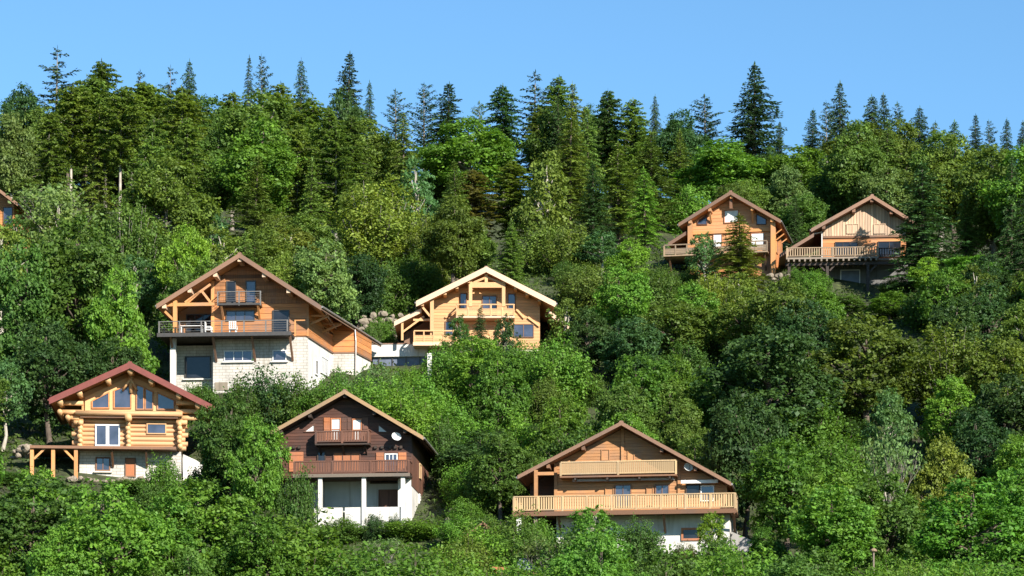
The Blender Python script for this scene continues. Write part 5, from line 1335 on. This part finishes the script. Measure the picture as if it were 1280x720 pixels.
# crowns that stand clear in the photograph: (column, half width, row down to which nothing nearer covers them)
for px_, hw_, row_ in ((325, 42, 268), (1215, 62, 704), (470, 48, 325), (12, 24, 222), (522, 24, 244), (905, 44, 232), (1004, 30, 250), (235, 28, 335), (960, 60, 545), (1080, 55, 500), (1040, 48, 690), (680, 28, 280), (585, 44, 208), (1108, 20, 525), (1113, 14, 600), (1182, 26, 590),
                       (162, 40, 320), (95, 55, 400), (1255, 26, 300), (1154, 26, 330), (772, 28, 285), (405, 36, 385), (942, 24, 175), (318, 20, 290), (712, 26, 205), (505, 24, 205), (388, 20, 265), (845, 38, 430), (752, 18, 330), (790, 22, 335), (1190, 40, 470), (640, 20, 275)):
    f_ = [t for t in TREES if abs(640 + t['X'] * F / t['Y'] - px_) < 3.5 and t['label']]
    if f_: KEEP.append((px_ - hw_, px_ + hw_, row_, min(t['Y'] for t in f_) if len(f_) == 1 else sorted(f_, key=lambda t: -t['r'])[0]['Y']))
FOOT = [(H_.o.x, H_.o.y, r_) for H_, r_ in ((HA, 7.6), (H2, 6.2), (H4, 6.0), (H1, 7.0), (H3, 6.2), (H5, 5.2), (H6, 6.0), (H7, 6.0))] + [(HG.o.x, HG.o.y - 1, 3.2)]
W_, H_R = 320, 180
cover = np.zeros((H_R, W_), bool); dense = np.zeros((H_R, W_), bool)
def rows_cols(t):
    k = F / t['Y']; px = 640 + t['X'] * k; top = YH - (t['z'] + t['h']) * k; bot = YH - t['z'] * k; r = t['r'] * k
    return px, top, bot, r
def mask(t, q=1.0):
    px, top, bot, r = rows_cols(t); r *= q; con = t['kind'] in ('spruce', 'fir', 'pine')
    y0 = max(0, int(top / 4)); y1 = min(H_R, int(bot / 4) + 1); m = np.zeros_like(cover)
    for y in range(y0, y1):
        f = (y * 4 + 2 - top) / max(1, bot - top)
        if f < 0: continue
        if t['kind'] in ('spruce', 'pine'): hw = r * (.1 + .9 * f)
        elif t['kind'] == 'fir': hw = r * math.sqrt(max(0, 1 - (2 * f / 1.25 - 1) ** 2)) if f < .62 else r * .1
        elif t['kind'] in ('shrub', 'willow'): hw = r * math.sqrt(max(0, 1 - max(0, 1 - f) ** 2.2))
        else:
            g = f / (.74 if t['kind'] in ('tall', 'airy') else .85); hw = r * math.sqrt(max(0, 1 - (2 * g - 1) ** 2)) if g < 1 else r * .1
        m[y, max(0, int((px - hw) / 4)):max(0, min(W_, int((px + hw) / 4) + 1))] = True
    return m
for k_, px_ in enumerate((20, 48, 75, 105, 135, 165, 200, 240, 760, 860, 965, 1003, 1040)):
    Y_ = 333 + 4 * (k_ % 3); feature(px_ + RT.uniform(-6, 6), 205 + RT.uniform(-20, 15), Y_, 'round', 80, ('dark', 'mid')[k_ % 2], None)
cand = []
Y = 138.0
while Y < 346:
    sp = 3.3 if Y < 178 else (4.0 if Y < 235 else 5.2)
    half = 640 / F * Y + 4; x = -half + RT.uniform(0, sp)
    while x < half:
        cand.append((x + RT.uniform(-.4, .4) * sp, Y + RT.uniform(-.45, .45) * sp)); x += sp * RT.uniform(.8, 1.25)
    Y += sp * .85
def choose(px, Y):
    r = RT.random()
    if Y > 304:
        k, c = ('fir', 'olive') if r < .35 else ('spruce', 'dark') if r < .6 else ('tall', 'olive') if r < .85 else ('tall', 'mid')
        return k, c, 99
    if Y > 250 and px < 420:
        k, c = ('fir', 'olive') if r < .6 else ('spruce', 'olive') if r < .72 else ('tall', 'mid') if r < .86 else ('tall', 'olive')
        return k, c, RT.uniform(11, 16)
    if Y > 232:
        if px < 860:
            k, c = (('spruce', 'olive') if r < .28 else ('fir', 'olive') if r < .45 else ('spruce', 'dark') if r < .55 else ('tall', 'olive') if r < .72 else ('airy', 'yellow') if r < .80 else ('tall', 'fresh') if r < .9 else ('willow', 'olive'))
        else:
            k, c = (('spruce', 'olive') if r < .3 else ('spruce', 'dark') if r < .4 else ('tall', 'olive') if r < .65 else ('tall', 'fresh') if r < .8 else ('round', 'pale') if r < .88 else ('round', 'mid'))
        return k, c, RT.uniform(9.5, 15) if k != 'round' else RT.uniform(6, 9)
    if Y > 186:
        if px < 260: k, c = (('round', 'mid') if r < .45 else ('round', 'fresh') if r < .7 else ('round', 'dark') if r < .85 else ('airy', 'blue'))
        elif px < 760: k, c = (('shrub', 'fresh') if r < .45 else ('round', 'fresh') if r < .65 else ('shrub', 'mid') if r < .85 else ('shrub', 'olive'))
        else: k, c = (('round', 'olive') if r < .28 else ('round', 'dark') if r < .42 else ('round', 'fresh') if r < .56 else ('shrub', 'olive') if r < .68 else ('shrub', 'fresh') if r < .8 else ('airy', 'olive') if r < .93 else ('willow', 'yellow'))
        return k, c, {'shrub': RT.uniform(3, 4.8), 'airy': RT.uniform(5, 8), 'willow': RT.uniform(5, 7)}.get(k, RT.uniform(5, 8))
    k, c = (('shrub', 'fresh') if r < .2 else ('round', 'fresh') if r < .55 else ('shrub', 'mid') if r < .68 else ('round', 'mid') if r < .92 else ('shrub', 'olive'))
    return k, c, RT.uniform(2.8, 4.6) if k == 'shrub' else RT.uniform(5.2, 8)
order = sorted([('f', t['Y'], t) for t in TREES] + [('c', y, (x, y)) for x, y in cand] + [('h', d, (a, b, r, d)) for a, b, r, d in KEEP], key=lambda q: q[1])
NOM = {k: KIND[k][0][3] / KIND[k][0][2] for k in KIND}
nfill = 0
for typ, y, dat in order:
    if typ == 'f':
        mk = mask(dat); cover |= mk
        if dat['kind'] != 'fir': dense |= mk
        continue
    if typ == 'h': continue
    x, Yc = dat; px = 640 + x * F / Yc
    if any(abs(x - fx) < fr + .8 and fy - 2.2 < Yc < fy + 9.5 for fx, fy, fr in FOOT): continue
    if any((x - t['X']) ** 2 + (Yc - t['Y']) ** 2 < (.45 * t['r'] + .6) ** 2 for t in TREES): continue
    k, c, h = choose(px, Yc); g = float(ground(x, Yc)); rad = min(h, 15) * NOM[k] * RT.uniform(.85, 1.15)
    hmax = 1e9
    for a, b, row, d in KEEP:
        rp = rad * F / Yc * .9
        if Yc < d - .5 and px + rp > a and px - rp < b: hmax = min(hmax, wz(row - RT.uniform(-4, 7), Yc) - g)
    # skyline: keep the wood's outline at its height
    if Yc > 240:
        sk = np.interp(px, [0, 120, 300, 420, 500, 620, 700, 830, 900, 960, 1010, 1060, 1110, 1200, 1280], [125, 100, 112, 125, 150, 140, 120, 150, 168, 175, 185, 150, 140, 172, 172])
        hmax = min(hmax, wz(sk + RT.uniform(0, 14), Yc) - g)
    if hmax < 1.0: continue
    if h == 99: h = min(hmax, 19) * RT.uniform(.8, 1.0); rad = h * NOM[k] * RT.uniform(.8, 1.1)
    if h > hmax:
        if hmax < 5.0 and k != 'shrub': k = 'shrub'; c = c if c in ('fresh', 'mid', 'olive') else 'mid'
        if hmax < .5 * h and k not in ('shrub',): k = 'round' if hmax < 9 else k
        h = hmax; rad = h * NOM[k] * RT.uniform(.9, 1.3)
        if k == 'shrub': rad = max(rad, 1.1)
    t = dict(kind=k, X=x, Y=Yc, h=h, r=rad, z=g); mk = mask(t); tot = mk.sum()
    if Yc > 318 and k == 'fir': k = t['kind'] = 'tall'; c = 'mid'; mk = mask(t); tot = mk.sum()
    if Yc > 318 and (mk & ~dense).sum() < 8: continue
    if tot == 0 or (Yc <= 318 and (mk & ~cover).sum() < max(6, .12 * tot)): continue
    cover |= mk
    if k != 'fir': dense |= mk
    plant(k, x, Yc, h, rad * 2, c); nfill += 1
# close the gaps: low shrubs wherever bare ground would still show between the crowns
n2 = 0; cover = np.zeros_like(cover)
for t in TREES: cover |= mask(t, .8 if t['kind'] not in ('fir', 'pine', 'airy', 'bare') else .5)
SKX, SKY_ = [0, 120, 300, 420, 500, 620, 700, 830, 900, 960, 1010, 1060, 1110, 1200, 1280], [125, 100, 112, 125, 150, 140, 120, 150, 168, 175, 185, 150, 140, 172, 172]
cells = [(cx, cy) for cy in range(H_R - 1, 44, -3) for cx in range(1, W_ - 1, 4)]
for cx, cy in cells:
    blk = cover[max(0, cy - 2):cy + 2, max(0, cx - 2):cx + 3]
    if blk.mean() > .35: continue
    px, py = cx * 4 + RT.uniform(-4, 8), cy * 4 + 6
    if any(a - 4 < px < b + 4 and py < row + 3 and py > row - 150 for a, b, row, d in KEEP[:22]): continue
    Ys = np.arange(140, 345, 1.0); gz = ground(wx(px, Ys), Ys); rowg = YH - gz * F / Ys
    hit = np.nonzero(rowg <= py)[0]
    if len(hit) == 0:
        if py > np.interp(px, SKX, SKY_) + 34 and n2 < 200:
            t = feature(px, py - 30, 336 + RT.uniform(-2, 4), 'round', 70, RT.choice(('mid', 'dark', 'olive')), None); cover |= mask(t, .8); n2 += 1
        continue
    Yc = float(Ys[hit[0]]) - .8; x = wx(px, Yc)
    if any(abs(x - fx) < fr and fy - 1.6 < Yc < fy + 9 for fx, fy, fr in FOOT): continue
    g = float(ground(x, Yc)); h = RT.uniform(2.2, 4.2) * (1.5 if Yc > 240 else 1); rad = RT.uniform(1.2, 2.2) * (1.4 if Yc > 240 else 1)
    for a, b, row, d in KEEP:
        rp = rad * F / Yc
        if Yc < d - .5 and px + rp > a and px - rp < b: h = min(h, wz(row - RT.uniform(-3, 5), Yc) - g)
    if h < .7: continue
    t = dict(kind='shrub', X=x, Y=Yc, h=h, r=rad, z=g); mk = mask(t); cover |= mk; dense |= mk
    plant('shrub', x, Yc, h, rad * 2, RT.choice(('fresh', 'mid', 'mid', 'olive') if Yc < 240 else ('mid', 'olive', 'dark'))); n2 += 1
print('gap shrubs', n2)
print('TREES', len(TREES), 'fill', nfill, 'uncovered', 1 - cover[40:].mean())

# the wood goes on past both edges of the picture
for sx in (-1, 1):
    Yc = 146.0
    while Yc < 338:
        for k_ in range(2 if Yc < 240 else 3):
            k, c, h = choose(640 + sx * 600, Yc); h = min(h, 14)
            h = min(h, 8.5 if sx > 0 else 12); x = sx * (640 / F * Yc + 5.2 + 4.8 * k_ + RT.uniform(-1, 1)); y_ = Yc + RT.uniform(-2, 2)
            h = max(2.5, min(h, wz(175, y_) - float(ground(x, y_))))
            if any(abs(x - fx) < fr + 2 and fy - 4 < y_ < fy + 9.5 for fx, fy, fr in FOOT): continue
            plant(k, x, y_, h, None, c)['side'] = 'left' if sx < 0 else 'right'
        Yc += 7.5
# ------------------------------------------------------------------ names of the individuals
CW = {'fresh': 'fresh green', 'lime': 'lime green', 'mid': 'mid green', 'dark': 'dark green', 'olive': 'olive', 'yellow': 'yellow-olive', 'blue': 'blue-green', 'spruce': 'blackish green', 'pale': 'pale green', 'rusty': 'brownish'}
KW = {'round': 'rounded tree', 'tall': 'tall tree', 'airy': 'slender tree', 'shrub': 'shrub', 'willow': 'upright bushy tree', 'spruce': 'spruce', 'fir': 'fir', 'pine': 'sparse conifer', 'bare': 'bare tree'}
LAND = [('log house', 163, 525), ('dark brown chalet', 440, 570), ('tan chalet', 785, 610), ('tall orange chalet', 320, 400), ('honey chalet', 607, 390), ('orange timber chalet', 915, 290), ('weathered chalet', 1075, 300),
        ('big bright round tree', 1215, 660), ('dark slope tree', 960, 500), ('olive slope tree', 1080, 470), ('big bright wood tree', 325, 205), ('free-standing spruce', 433, 90), ('biggest skyline spruce', 942, 120), ('pale bare trunks', 110, 200), ('yellow-olive tree', 470, 280), ('left bottom corner', 40, 700), ('pointed skyline spruce', 1050, 130), ('left-edge chalet', 10, 265), ('white garage', 500, 450)]
ORD = ['first', 'second', 'third', 'fourth', 'fifth', 'sixth', 'seventh', 'eighth', 'ninth', 'tenth', 'eleventh', 'twelfth', 'thirteenth', 'fourteenth', 'fifteenth']
bins = {}
for t in TREES:
    px, top, bot, r = rows_cols(t); t['px'] = px
    tag(t['o'], t['label'], CAT.get(t['kind'], 'tree'), GROUP[t['kind']])
    if t['label']: continue
    cy = top + .35 * (bot - top)
    if t.get('side'):
        bins.setdefault((CW[t['color']], KW[t['kind']], 'beyond', t['side'] + ' edge level with ' + ('tan chalet' if t['Y'] < 178 else 'log house' if t['Y'] < 200 else 'honey chalet' if t['Y'] < 238 else 'weathered chalet' if t['Y'] < 280 else 'skyline')), []).append(t); continue
    nm, lx, ly = min(LAND, key=lambda l: ((l[1] - px) / 1.3) ** 2 + (l[2] - cy) ** 2)
    dx, dy = px - lx, cy - ly
    if abs(dx) > 1.5 * abs(dy): d = 'right of' if dx > 0 else 'left of'
    elif abs(dy) > 1.5 * abs(dx): d = 'above' if dy < 0 else 'below'
    else: d = ('above' if dy < 0 else 'below') + (' and right of' if dx > 0 else ' and left of')
    bins.setdefault((CW[t['color']], KW[t['kind']], d, nm), []).append(t)
for (c, k, d, nm), ts in bins.items():
    ts.sort(key=lambda q: q['px'])
    for i, t in enumerate(ts):
        if len(ts) == 1: lab = f'{c} {k} {d} the {nm}'
        elif len(ts) == 2: lab = f'{("left", "right")[i]} one of two {c} {k}s {d} the {nm}'
        else: lab = f'{ORD[i] if i < 15 else i + 1} {c} {k} from left, {d} the {nm}'
        t['o']['label'] = lab

# ------------------------------------------------------------------ undergrowth: grass and herbs nobody could count
def undergrowth():
    g = np.random.default_rng(77); nc = 9000
    Yc = g.uniform(150, 262, nc); X = g.uniform(-1, 1, nc) * (640 / F * Yc + 3)
    ok = np.ones(nc, bool)
    for H_, r_ in ((HA, 5.4), (H2, 4.6), (H4, 4.6), (H1, 5.2), (H3, 4.2), (H5, 4), (H6, 4.6), (H7, 4), (HG, 2.1)):
        dx = X - H_.o.x; dy = Yc - H_.o.y; ok &= ~((np.abs(dx) < r_) & (dy > -2.6) & (dy < 9))
    X, Yc = X[ok], Yc[ok]; n = len(X); L = 12; idx = np.repeat(np.arange(n), L); rad = g.uniform(.2, .6, n)
    px = X[idx] + g.normal(size=n * L) * rad[idx]; py = Yc[idx] + g.normal(size=n * L) * rad[idx]
    pz = ground(px, py) + np.abs(g.normal(size=n * L)) * rad[idx] * .55
    p = np.stack([px, py, pz], 1); nn = nrm(np.array([0, -.3, .7]) + g.normal(size=p.shape) * .6); tt = nrm(np.cross(nn, g.normal(size=p.shape)) + np.array([0, 0, .5]))
    s = g.uniform(.14, .3, len(p)); rr = g.random(n)
    me = leaf_mesh('undergrowth', p, tt, nn, s * 1.5, s * .7, rr[idx] * .6 + g.random(len(p)) * .4, 'leaf')
    o = bpy.data.objects.new('undergrowth', me); link(o); o.color = (.07, .115, .026, 1)
    tag(o, 'low green herbs and grass between the trees and houses', 'undergrowth', kind='stuff')
undergrowth()
